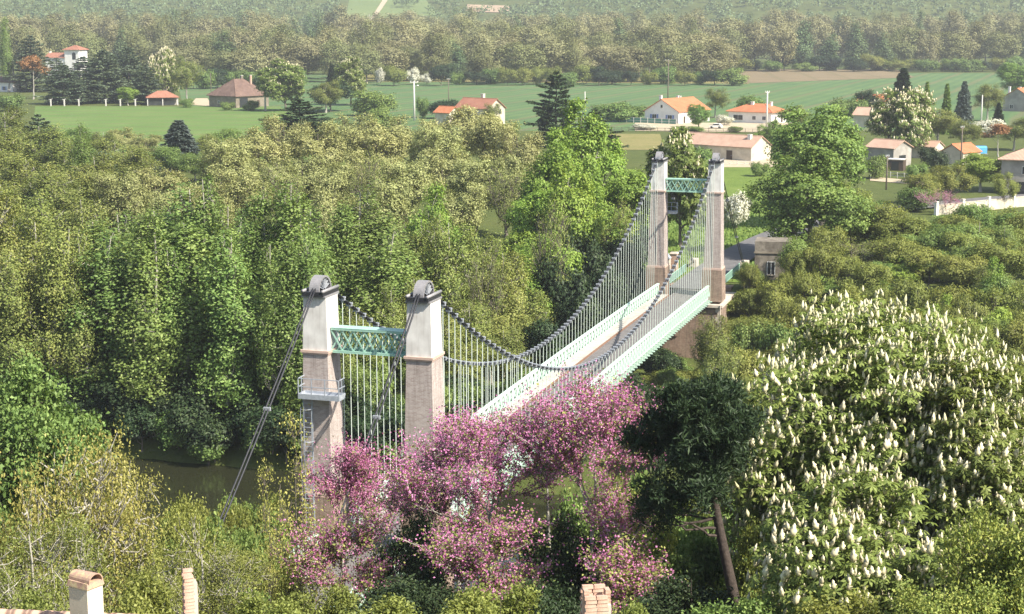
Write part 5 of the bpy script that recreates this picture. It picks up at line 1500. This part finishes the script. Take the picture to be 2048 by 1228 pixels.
def pole(px, vt, Y, mat, r, label, arm=0.0, lamp=False, name="utility_pole"):
    p = at(px, vt, Y); g = gz(p.x, p.y); h = p.z - g
    root = empty(name, (p.x, p.y, g), .5); tag(root, label, "pole")
    MB().tube([(0, 0, -.4), (0, 0, h * .5), (0, 0, h)], [r * 1.25, r * 1.05, r * .8], 8).build("shaft", M[mat], root, True)
    if arm:
        MB().box(-arm, arm, -.09, .09, h - .3, h - .12).build("crossarm", M[mat], root)
        for x in (-arm * .9, 0, arm * .9):
            MB().tube([(x, 0, h - .12), (x, 0, h + .25)], .07, 6).build("insulator", M['white_paint'], root)
    if lamp:
        MB().bar((0, 0, h * .87), (1.2, 0, h * .9), .07, .07).build("lamp_arm", M['galv'], root)
        MB().box(1.1, 1.7, -.14, .14, h * .9 - .08, h * .9 + .1, (.08, .04)).build("lamp_head", M['white_paint'], root)
pole(828, 163, 545, 'concrete', .30, "white concrete pole with crossarm and lamp before the wheat field", 1.5, True)
pole(529, 150, 602, 'concrete', .34, "thick white concrete pole in front of the barn", 0)
pole(1337, 120, 640, 'pole_wood', .20, "tall wooden pole with crossarm behind the white house", 1.7)
pole(1535, 183, 505, 'concrete', .26, "grey concrete pole before the bungalow", .8)
pole(710, 96, 1100, 'concrete', .28, "far concrete pole with wide crossarm in front of the wood", 2.2)
pole(325, 136, 700, 'concrete', .26, "pale bare pole rising behind the open shelter", 0)
pole(897, 158, 600, 'pole_wood', .16, "thin dark pole beside the red-roofed house", .6)
pole(1170, 183, 600, 'concrete', .18, "short pale pole behind the sycamores", 0)
pole(1925, 254, 372, 'pole_wood', .15, "dark wooden pole by the orange-roofed outbuilding", .5)
pole(1775, 312, 322, 'pole_wood', .14, "dark wooden pole in front of the grey shed", .4)
pole(1965, 190, 520, 'concrete', .2, "pale pole among the conifers and olive trees", 0)
pole(421, 146, 700, 'pole_wood', .13, "thin dark pole beyond the barn's track", 0)

# garden wall with pillars
def garden_wall():
    a = on_ground(1872, 431); e = on_ground(2075, 410); d = (e - a); Lw = d.length; ang = math.atan2(d.y, d.x)
    root = empty("garden_wall", (a.x, a.y, 0), ang); tag(root, "long sunlit cream garden wall with capped pillars below the two-storey house", "wall")
    n = 4; seg = Lw / n
    for i in range(n):
        x0 = i * seg + .27; x1 = (i + 1) * seg - .27
        MB().box(x0, x1, -.12, .12, -.3, 1.75).build("wall_panel", M['wall_cream'], root)
        MB().box(x0, x1, -.17, .17, 1.753, 1.86).build("coping", M['stone'], root)
    for i in range(n + 1):
        p = MB().box(i * seg - .26, i * seg + .26, -.26, .26, -.3, 2.3).build("pillar", M['wall_white'], root)
        MB().box(i * seg - .34, i * seg + .34, -.34, .34, 2.3, 2.46, (.08, .08)).build("pillar_cap", M['stone'], p)
garden_wall()

def fence(px0, v0, px1, v1, label, hgt, n, pm, rm, sheet=None, rails=2):
    a = on_ground(px0, v0); e = on_ground(px1, v1); d = e - a; Lw = d.length
    root = empty("garden_fence", (a.x, a.y, 0), math.atan2(d.y, d.x)); tag(root, label, "fence")
    for i in range(n + 1):
        x = Lw * i / n
        MB().box(x - .06, x + .06, -.06, .06, -.3, hgt + .1).build("post", M[pm], root)
    for k in range(rails):
        z = hgt * (k + 1) / rails - .06
        MB().box(0, Lw, .062, .10, z - .06, z + .06).build("rail", M[rm], root)
    if sheet: MB().box(.02, Lw - .02, .104, .12, .05, hgt - .1).build("mesh_sheet", M[sheet], root)
fence(1212, 243, 1352, 249, "green screened fence beside the white house", 1.7, 10, 'concrete', 'concrete', 'green_mesh')
fence(1200, 263, 1520, 266, "low brown post and rail fence below the white house's hedge", 1.2, 22, 'pole_wood', 'pole_wood')
fence(1740, 352, 1850, 362, "light wire and post fence in front of the grey shed", 1.2, 8, 'concrete', 'galv')
fence(1430, 330, 1520, 331, "little wooden rail before the long low house", 1.0, 6, 'concrete', 'concrete')
for i, x in enumerate((102, 129, 158, 212, 241, 271)):
    p = on_ground(x, 212); o = empty("concrete_post", (p.x, p.y, 0)); tag(o, "concrete fence post in the row under the cedars", "post", "concrete posts under the cedars")
    MB().box(-.22, .22, -.22, .22, -.3, 2.6).build("shaft", M['concrete'], o)
    MB().bar((-.7, 0, 2.4), (.7, 0, 2.75), .2, .16).build("top_arm", M['concrete'], o)

def small_car():
    p = on_ground(1432, 257); root = empty("parked_car", (p.x, p.y, .12), R(160)); tag(root, "small white car parked on the gravel drive", "car")
    prof = [(-1.9, .3), (1.9, .3), (1.95, .75), (1.3, .9), (.7, 1.4), (-1.1, 1.42), (-1.8, .95), (-1.95, .7)]
    MB().prism(prof, (1, 0, 0), (0, 0, 1), (0, 1, 0), -.8, .8).build("body", M['white_paint'], root)
    for s in (-.81, .78):
        MB().prism([(1.1, .92), (.62, 1.34), (-1.0, 1.36), (-1.5, .95)], (1, 0, 0), (0, 0, 1), (0, 1, 0), s, s + .03).build("side_window", M['pane'], root)
    MB().bar((1.28, -.0, .93), (.74, 0, 1.38), 1.4, .04, (0, 0, 1)).build("windscreen", M['pane'], root)
    for x in (-1.2, 1.25):
        for y in (-.82, .82):
            MB().tube([(x, y - .1, .32), (x, y + .1, .32)], .32, 12).build("wheel", M['tyre'], root)
small_car()

def trailer():
    p = on_ground(1953, 314); root = empty("covered_trailer", (p.x, p.y, .3), R(18)); tag(root, "bright blue covered trailer with a dark open end", "trailer")
    prof = [(-1.1, .6), (1.1, .6), (1.1, 2.0), (.7, 2.4), (-.7, 2.4), (-1.1, 2.0)]
    MB().prism(prof, (0, 1, 0), (0, 0, 1), (1, 0, 0), -2.2, 2.2).build("cover", M['tarp_blue'], root)
    MB().box(-2.23, -2.205, -.9, .9, .75, 2.0).build("end_shade_sheet", M['pane'], root)  # dark sheet painted as the shade under the cover
    for x in (-.6, .6):
        for y in (-1.0, 1.0): MB().tube([(x, y - .12, .05), (x, y + .12, .05)], .36, 12).build("wheel", M['tyre'], root)
    MB().bar((2.2, 0, .5), (3.2, 0, .3), .1, .1).build("drawbar", M['galv'], root)
trailer()

# notice boards and gate pillars at the far bridge end
q = bpt(SPAN + 17.5, -5.0); o = empty("gate_pillar", (q.x, q.y, gz(q.x, q.y)), -AZ); tag(o, "red brick gate pillar beside the far approach railing", "pillar")
MB().box(-.45, .45, -.45, .45, -.4, 2.6).build("shaft", M['chim_brick'], o); MB().box(-.55, .55, -.55, .55, 2.6, 2.8, (.1, .1)).build("cap", M['stone'], o)
q = bpt(SPAN + 15.0, -5.6); o = empty("gate_pillar", (q.x, q.y, gz(q.x, q.y)), -AZ); tag(o, "pale stone gate pillar with pitched cap by the far approach railing", "pillar")
MB().box(-.55, .55, -.5, .5, -.4, 2.3).build("shaft", M['stone'], o); MB().box(-.65, .65, -.6, .6, 2.3, 3.1, (.6, .1)).build("cap", M['galv'], o)

# ------------------------------------------------------------------ gardens, cedars, village trees
VT = [
 ('olive', 1432, 170, 560, 62, "brownish olive tree behind the white house", 'tree'), ('bush', 1500, 188, 540, 55, "green bush between white house and bungalow", 'shrub'),
 ('linden', 1398, 203, 498, 58, "small round tree in front of the white house wall", 'tree'), ('bush', 1225, 200, 540, 90, "green bushes beyond the screened fence", 'shrub'),
 ('bush', 1265, 205, 545, 60, "green bush beside the white house's shaded gable", 'shrub'), ('hawthorn', 1450, 226, 520, 34, "white flowering shrub between the two white houses", 'shrub'),
 ('olive', 1590, 205, 480, 70, "olive tree at the bungalow's sunny end", 'tree'), ('linden', 1545, 238, 400, 70, "green tree behind the white gable of the long low house", 'tree'),
 ('darkfir', 1808, 135, 560, 70, "tall dark fir against the brown field", 'tree'), ('fir', 1855, 162, 470, 28, "bright green cypress behind the blossoming chestnut", 'tree'),
 ('fir', 1895, 166, 480, 30, "bright green cypress beside the grey spruce", 'tree'), ('spruce', 1930, 160, 500, 52, "grey blue spruce beside the bright cypresses", 'tree'),
 ('olive', 1880, 208, 430, 110, "large dull olive tree behind the blossoming chestnut", 'tree'), ('olive', 1930, 235, 420, 90, "dull olive tree above the outbuildings", 'tree'),
 ('olive', 1978, 160, 540, 80, "brown-green budding tree beyond the grey spruce", 'tree'), ('linden', 2040, 118, 700, 100, "big grey-green tree beyond the grey gabled house", 'tree'),
 ('darkfir', 1998, 205, 500, 32, "slim dark fir beside the grey gabled house", 'tree'), ('bush', 1700, 188, 560, 70, "green garden bush beside the cottage", 'shrub'),
 ('darkbush', 1735, 182, 570, 60, "purplish dark shrub behind the cottage", 'shrub'), ('hawthorn', 1475, 372, 262, 66, "white blossoming hawthorn beside the far tower", 'shrub'),
 ('maple', 1965, 296, 318, 110, "bright green tree before the two-storey house", 'tree'), ('acacia', 1905, 325, 300, 100, "feathery tree above the garden wall", 'tree'),
 ('acacia', 1850, 340, 296, 90, "feathery tree beside the sandy garden path", 'tree'), ('darkbush', 1870, 296, 350, 60, "dark shrub among the outbuildings", 'shrub'),
 ('bush', 1755, 308, 345, 50, "green shrub against the grey shed's wall", 'shrub'), ('bush', 1835, 318, 335, 46, "green shrub by the white sheet roof", 'shrub'),
 ('olive', 2030, 230, 420, 90, "dull green trees below the grey gabled house", 'tree'), ('bronze', 2000, 248, 400, 60, "reddish budding tree below the grey gabled house", 'tree'),
 ('hawthorn', 1975, 232, 470, 80, "white blossoming hedge shrub by the pale pole", 'shrub'), ('bush', 1405, 290, 362, 60, "grey-green olive shrub before the long low house", 'shrub'),
 ('bush', 1520, 318, 350, 36, "small round shrub by the white gable", 'shrub'), ('hawthorn', 1290, 246, 500, 50, "whitish hedge shrub below the screened fence", 'shrub'),
 ('bush', 1360, 251, 490, 40, "clipped hedge shrub before the white house", 'shrub'), ('bush', 1390, 251, 488, 40, "second clipped hedge shrub before the white house drive", 'shrub'),
 ('bush', 1580, 246, 440, 70, "green shrub by the bungalow drive", 'shrub'), ('bush', 1470, 252, 488, 30, "little green shrub beside the parked white car", 'shrub'),
 ('cedar', 60, 68, 760, 110, "tall grey-green cedar behind the white walled villa", 'tree'), ('cedar', 125, 128, 650, 120, "broad grey cedar beside the bronze-leaved tree", 'tree'),
 ('cedar', 205, 98, 660, 130, "tallest grey cedar in the row above the barley field", 'tree'), ('cedar', 255, 92, 690, 110, "grey cedar behind the tallest one", 'tree'),
 ('cedar', 165, 112, 780, 95, "grey cedar hiding the foot of the villa tower", 'tree'), ('cedar', 112, 114, 790, 80, "grey cedar before the low villa wing", 'tree'), ('cedar', 290, 128, 650, 90, "grey cedar beside the open shelter", 'tree'), ('bronze', 62, 112, 690, 60, "bronze-leaved tree with a pale straight trunk", 'tree'),
 ('maple', 255, 168, 640, 45, "fresh green tree in front of the cedars", 'tree'), ('olive', 372, 104, 650, 75, "yellow-olive tree beside the open shelter", 'tree'),
 ('poplar', 8, 30, 760, 46, "slim green poplar behind the white walled villa", 'tree'), ('bush', 20, 182, 600, 60, "green bush before the white walled villa", 'shrub'),
 ('bush', 375, 196, 625, 28, "round bush beside the shelter track", 'shrub'), ('bush', 455, 200, 606, 28, "round bush at the barn wall", 'shrub'), ('bush', 505, 198, 604, 36, "bush by the barn opening", 'shrub'),
 ('darkbush', 660, 165, 600, 90, "dark tree mass beside the barn", 'shrub'), ('olive', 650, 158, 590, 80, "grey-olive tree behind the corner cedar", 'tree'), ('darkfir', 663, 128, 720, 34, "slim grey-green fir near the wheat field", 'tree'),
 ('bush', 745, 175, 570, 90, "olive hedge bush below the flowering chestnut", 'shrub'), ('bush', 845, 186, 560, 28, "round reddish bush by the hedge in the wheat field", 'shrub'),
 ('darkbush', 885, 200, 555, 60, "dark hedge beside the red-roofed house", 'shrub'), ('olive', 985, 200, 480, 50, "thin budding tree against the red-roofed house's gable", 'tree'),
 ('bush', 760, 205, 480, 60, "green bush where the two fields meet", 'shrub'), ('bush', 1010, 240, 460, 60, "green bush below the red-roofed house", 'shrub'),
 ('acacia', 2010, 340, 290, 60, "small feathery tree before the house opening", 'tree'), ('bush', 1830, 372, 285, 70, "green shrub at the end of the garden wall", 'shrub'),
]
for k, x, v, Y, w, lab, c in VT:
    put(k, x, v, Y, w, lab, c, name={'tree': {'cedar': 'cedar_tree', 'fir': 'cypress_tree', 'darkfir': 'fir_tree', 'spruce': 'spruce_tree', 'poplar': 'poplar_tree'}.get(k, 'garden_tree'), 'shrub': 'garden_shrub'}[c])
loc, h, w = place_geom(1882, 378, 282, 110)
tr, cr, bl, Ht, Wd = make_redbud(329, h, w, h * .3, 8, 130, 40, 'umbrella', .1, 1, .1)
root = empty("redbud_tree", loc); tag(root, "small pink redbud flowering in front of the cream garden wall", "tree")
for nm, me in (("trunk", tr), ("crown", cr), ("blossoms", bl)): link(nm, me, root)

# meadow fringe and right bank bushes
for i, (x, v, Y, w) in enumerate([(1285, 705, 192, 70), (1245, 725, 188, 80), (1215, 745, 182, 80), (1265, 760, 180, 90), (1460, 600, 200, 80), (1500, 640, 185, 90), (1530, 560, 203, 60), (1580, 555, 203, 50), (1500, 545, 204, 46), (1550, 590, 196, 80), (1590, 620, 186, 90), (1640, 560, 200, 90), (1440, 690, 182, 90), (1490, 700, 176, 90), (1560, 640, 182, 90), (1380, 752, 182, 80), (1330, 760, 180, 80), (1430, 745, 176, 90), (1500, 750, 165, 100), (1300, 775, 174, 90), (1370, 790, 160, 110), (1450, 800, 155, 120), (1290, 820, 158, 110), (1350, 775, 168, 90), (1240, 770, 172, 90), (1680, 590, 190, 90), (1660, 520, 212, 60), (1720, 560, 196, 90)]):
    put(('olivebush', 'bush')[i % 3 == 2], x, v, Y, w, "olive green bush crowding round the far pier", "shrub", "bank_shrub", "bushes round the far pier", rot=i * 1.3)
for i in range(40):
    t = rnd.uniform(42, 96); o_ = rnd.uniform(6, 60); q = bpt(t, o_); k = ('olive', 'acacia', 'olivebush', 'bush')[i % 4]
    vs = SP_[k]; tr, cr, Ht, Wd = vs[i % len(vs)]
    root = empty("floodplain_tree" if i % 4 < 2 else "floodplain_shrub", (q.x, q.y, gz(q.x, q.y)), rnd.uniform(0, 6))
    tag(root, "olive tree standing low on the river flat behind the chestnuts" if i % 4 < 2 else "low bush on the river flat behind the chestnuts", "tree" if i % 4 < 2 else "shrub", "growth on the river flat")
    s = rnd.uniform(.45, .62) if i % 4 < 2 else rnd.uniform(.8, 1.2)
    for nm, me in (("trunk", tr), ("crown", cr)):
        oo = link(nm, me, root); oo.scale = (s, s, s)

# ------------------------------------------------------------------ meadow grass
def meadow_grass():
    rng = np.random.default_rng(9); n = 9000
    t = rng.uniform(113, 215, n); o = rng.uniform(-16, 16, n)
    X = BX + AX[0] * t + CX[0] * o; Y = BY + AX[1] * t + CX[1] * o
    rc = np.interp(t, [113, 125, 144, 165, 185, 210, 240], [0, .2, 1.2, 4, 10, 24, 50])
    ok = (np.abs(o - rc) > 3.3); X, Y = X[ok], Y[ok]; n = len(X)
    C = np.stack([X, Y, np.full(n, .18)], 1)
    up = np.tile(np.array([0, 0, 1.0]), (n, 1))
    V, F = leaf_quads(C, unit(rng.normal(size=(n, 3)) * np.array([1, 1, .15])), rng, .42, .30, 0, .4, up)
    o_ = link("grass", mesh_np("grass", V, [F], M['shrub'], np.repeat(np.clip(rng.normal(size=n) * .25 + .6, 0, 1), 4)))
    tag(o_, "tufty grass of the roadside meadow past the bridge", "grass", kind="stuff")
meadow_grass()

# ------------------------------------------------------------------ far woods
FL = {'farbrown': ("woodland_tree", "brown-olive budding tree of the far wood", "budding trees of the far wood"),
      'farolive': ("woodland_tree", "olive leafing tree of the far wood", "olive trees of the far wood"),
      'fargreen': ("woodland_poplar", "slim bluish green poplar of the far wood", "poplars of the far wood")}
def far(k, x, v, Y, w):
    if x > 1470 and Y < 1030: return
    nm, lab, grp = FL[k]
    for lim, t in ((300, "behind the villa tower"), (450, "behind the farm sheds"), (700, "behind the barn's chestnut"), (900, "behind the white hawthorns"), (1200, "behind the dark open cedar"), (1480, "behind the tall wooden pole"), (1800, "behind the ploughed field"), (9999, "behind the grey gabled house")):
        if x < lim: break
    lab = lab + " " + t + (", hindmost rows" if Y > 1150 else ", middle rows" if Y > 960 else ", front rows")
    put(k, x, v, Y, w, lab, "tree", nm, grp, var=rnd.randrange(3), rot=rnd.uniform(0, 6.28))
for row, (Y, vt, sp) in enumerate([(880, 85, 52), (930, 72, 50), (990, 60, 48), (1080, 48, 46)]):
    x = 395 + J(20) if row < 2 else -30
    while x < 2090:
        w = rnd.uniform(62, 95) * 900 / Y
        right = x > 1520
        k = rnd.choices(['farbrown', 'farolive', 'fargreen'], [.2, .35, .45] if right else [.45, .45, .10])[0]
        dv = 10 if right else 0
        far(k, x, vt + dv + J(14), Y + J(20), w * (.7 if k == 'fargreen' else 1))
        x += sp * rnd.uniform(.75, 1.25)
for row, (Y, vt) in enumerate([(1240, 32), (1420, 24)]):
    x = -30
    while x < 2090:
        k = rnd.choices(['farbrown', 'farolive', 'fargreen'], [.75, .15, .10])[0]
        far(k, x, vt + J(8), Y + J(30), rnd.uniform(50, 70) * (.6 if k == 'fargreen' else 1)); x += 44 * rnd.uniform(.8, 1.2)
# hedge along the wheat field's far side
x = 760
while x < 1470:
    Y = 838 + J(12); hw = x < 890 and rnd.random() < .45
    put('hawthorn' if hw else rnd.choice(['bush', 'darkbush', 'olivebush']), x, (136 if x < 1500 else 126) + J(8), Y, rnd.uniform(22, 36) if hw else rnd.uniform(34, 60),
        "white blossoming shrub in the hedge at the far field edge" if hw else "shrub in the hedge along the far field edge", "shrub", "hedge_shrub", "hedge along the far field edge")
    x += rnd.uniform(24, 40)
x = 1480
while x < 2060:
    put(rnd.choice(['bush', 'darkbush', 'olivebush']), x, 116 + J(8), 1060 + J(15), rnd.uniform(34, 56), "shrub in the hedge behind the ploughed field", "shrub", "hedge_shrub", "hedge behind the ploughed field"); x += rnd.uniform(24, 38)
x = 385
while x < 600:
    put(rnd.choice(['bush', 'darkbush']), x, 134 + J(5), 800 + J(15), rnd.uniform(34, 50), "dark shrub in the hedge behind the barn", "shrub", "hedge_shrub", "hedge behind the barn"); x += rnd.uniform(18, 28)

# woods on the hillside: one mass
def far_mass():
    rng = np.random.default_rng(77); parts = []
    for i in range(2300):
        y = rng.uniform(1530, 2030); x = rng.uniform(-.36, .36) * y
        a = at(0, 0, 100)
        px = 1024 + FPX * x / y; z = gz(x, y)
        py = H / 2 - FPX * math.tan(math.atan2(z - CAMZ, y) + PITCH)
        if 690 < px < 860 and y > 1700 and not (790 < px and py < 20): continue
        if 925 < px < 1065 and 6 < py < 26: continue
        Ht = rng.uniform(9, 17); n = 30
        d = unit(rng.normal(size=(n, 3))); d[:, 2] = np.abs(d[:, 2]) * .9 - .1
        C = np.array([x, y, z + Ht * .4]) + d * np.array([Ht * .42, Ht * .42, Ht * .58]) * rng.uniform(.7, 1.1, (n, 1))
        V, F = leaf_quads(C, unit(d + rng.normal(size=(n, 3)) * .4), rng, 2.6, 2.0, .1)
        parts.append((V, F, np.repeat(np.clip(rng.uniform(.1, .9) + rng.normal(size=n) * .12, 0, 1), 4)))
    V, F, T = cat(parts)
    o = link("hillside_woods", mesh_np("hillside_woods", V, [F], M['fargreen'], T)); tag(o, "blue-green woods covering the far hillside", "woods", kind="stuff")
far_mass()
put('hawthorn', 738, 20, 1640, 22, "pale blossoming bush beside the hillside track", "shrub", "hill_bush")

# ------------------------------------------------------------------ chimneys and roofs below the viewpoint
def near_chimneys():
    tile_m = M['tile_pink']
    def near_house(px, Y, z_ridge, yaw, L, Wd, label):
        p = at(px, 1228, Y); g = gz(p.x, p.y)
        root = empty("village_house", (p.x, p.y, g), yaw); tag(root, label, "house")
        hr = z_ridge - g; wh = hr - 1.6
        MB().prism([(-Wd / 2, -.5), (Wd / 2, -.5), (Wd / 2, wh), (0, hr - .05), (-Wd / 2, wh)], (0, 1, 0), (0, 0, 1), (1, 0, 0), -L / 2, L / 2).build("wall", M['wall_cream'], root)
        # barrel tiles in courses
        seg = 7; tw = .2; ln = .42
        vs = []; fs = []
        for k in range(2):
            for i in range(seg + 1):
                a = PI * i / seg; r = .098 - .018 * k
                vs.append((math.cos(a) * r, k * ln, math.sin(a) * r * .8))
        for i in range(seg): fs.append((i, i + 1, seg + 2 + i, seg + 1 + i))
        tm = MB().add(vs, fs).mesh("roof_tile", tile_m)
        ridge_m = MB()
        vs = []; fs = []
        for k in range(2):
            for i in range(seg + 1):
                a = PI * i / seg; r = .15 - .02 * k
                vs.append((k * .42, math.cos(a) * r, math.sin(a) * r))
        for i in range(seg): fs.append((i, seg + 1 + i, seg + 2 + i, i + 1))
        rm = MB().add(vs, fs).mesh("ridge_tile", tile_m)
        slope = math.atan2(1.6, Wd / 2)
        for s in (-1, 1):
            sl = MB().prism([(0, hr - .04), (s * (Wd / 2 + .3), wh - .13), (s * (Wd / 2 + .3), wh - .05), (0, hr + .02)][:: s], (0, 1, 0), (0, 0, 1), (1, 0, 0), -L / 2 - .2, L / 2 + .2).build("roof_slope", M['tile_brown'], root)
        n = int(L / tw); rows = 3
        for s in (-1, 1):
            for i in range(n):
                for k in range(rows):
                    d = .1 + k * .36
                    y = s * d * math.cos(slope); z = hr + .05 - d * math.sin(slope)
                    o = link("roof_tile", tm, root, (-L / 2 + tw * (i + .5) + .01 * math.sin(i * 7 + k), y, z), (-slope if s > 0 else -slope, 0, 0 if s > 0 else PI))
        for i in range(int(L / .36)):
            link("ridge_tile", rm, root, (-L / 2 + i * .36, 0, hr + .06), (0, .02 * math.sin(i * 3.1), .03 * math.sin(i * 5.3)))
        return root
    near_house(40, 32.5, 20.95, R(-6), 9, 7, "village house roof of pink barrel tiles at the foot of the tile-capped chimney")
    near_house(1195, 29.5, 19.4, R(25), 6, 6, "village house roof carrying the open brick chimney")
    near_house(385, 34.0, 19.5, R(8), 6, 6, "village house roof carrying the ruined chimney stack")
    # rendered chimney with tile cap
    p = at(174, 1228, 31.5); root = empty("chimney_stack", (p.x, p.y, 19.0), R(58)); tag(root, "cream rendered chimney capped with curved tiles", "chimney")
    top = at(174, 1158, 31.5).z - 19.0
    MB().box(-.21, .21, -.26, .26, 0, top - .12).build("shaft", M['wall_cream'], root)
    MB().box(-.235, .235, -.29, .29, top - .12, top, (.02, .02)).build("crown_course", M['lichen_tile'], root)
    MB().box(.212, .34, -.28, .28, 0, 1.55 if top > 1.7 else top * .55, (0, .0)).build("shoulder", M['wall_cream'], root)
    vs = []; fs = []; seg = 10
    for k, (y, sc) in enumerate(((-.30, 1.0), (.30, .86))):
        for r in (.19, .165):
            for i in range(seg + 1):
                a = PI * i / seg; vs.append((math.cos(a) * r * sc, y, top + .01 + math.sin(a) * r * sc * .85))
    m_ = seg + 1
    for i in range(seg):
        fs += [(i, i + 1, 2 * m_ + i + 1, 2 * m_ + i), (m_ + i + 1, m_ + i, 3 * m_ + i, 3 * m_ + i + 1), (i + 1, i, m_ + i, m_ + i + 1), (2 * m_ + i, 2 * m_ + i + 1, 3 * m_ + i + 1, 3 * m_ + i)]
    MB().add(vs, fs).build("cap_tile", M['lichen_tile'], root)
    # brick stacks
    def brick_stack(px, Y, vtop, w, d, yaw, label, ragged, hollow, zb):
        rr = random.Random(int(px)); p = at(px, 1228, Y); root = empty("chimney_stack", (p.x, p.y, zb), yaw); tag(root, label, "chimney")
        top = at(px, vtop, Y).z - zb
        MB().box(-w / 2 + .009, w / 2 - .009, -d / 2 + .009, d / 2 - .009, 0, top - .30).build("core", M['stone'], root)
        bh, bl, bw = .062, .215, .10; rows = int((top - .0) / (bh + .012))
        bm = MB().box(-bl / 2, bl / 2, -bw / 2, bw / 2, 0, bh, (.006, .006)).mesh("brick", M['chim_brick'])
        for k in range(max(0, rows - 16), rows):
            z = k * (bh + .012)
            per = [(x, -d / 2 + bw / 2, 0) for x in np.arange(-w / 2 + bl / 2, w / 2, bl + .01)] + [(x, d / 2 - bw / 2, 0) for x in np.arange(-w / 2 + bl / 2, w / 2, bl + .01)]
            per += [(-w / 2 + bw / 2, y, 1) for y in np.arange(-d / 2 + bw + bl / 2, d / 2 - bw, bl + .01)] + [(w / 2 - bw / 2, y, 1) for y in np.arange(-d / 2 + bw + bl / 2, d / 2 - bw, bl + .01)]
            for (x, y, t) in per:
                if k > rows - ragged and rr.random() < .45 * (k - rows + ragged) / ragged: continue
                link("brick", bm, root, (x + rr.uniform(-.004, .004) + (.012 if k % 2 else -.012) * (t == 0), y + rr.uniform(-.004, .004), z), (0, 0, (PI / 2 if t else 0) + rr.uniform(-.03, .03)))
        return root, top
    brick_stack(382, 33.0, 1136, .29, .29, R(20), "ruined narrow brick chimney stack with crumbling top", 6, False, 18.6)
    rt, tp = brick_stack(1192, 29.0, 1172, .50, .50, R(8), "open brick chimney with broken top courses", 3, True, 18.6)
near_chimneys()

# ------------------------------------------------------------------ air
hz = MB(); hz.box(-2600, 2600, -60, 4300, -16, 620)
hm = bpy.data.materials.new("haze_air"); hm.use_nodes = True; nt = hm.node_tree
for n_ in list(nt.nodes): nt.nodes.remove(n_)
out = nt.nodes.new("ShaderNodeOutputMaterial"); pv = nt.nodes.new("ShaderNodeVolumePrincipled")
pv.inputs["Color"].default_value = (.90, .94, 1.0, 1); pv.inputs["Density"].default_value = .00016; pv.inputs["Anisotropy"].default_value = .2
nt.links.new(pv.outputs[0], out.inputs["Volume"])
tag(hz.build("haze", hm), "thin pale haze filling the valley", kind="stuff")
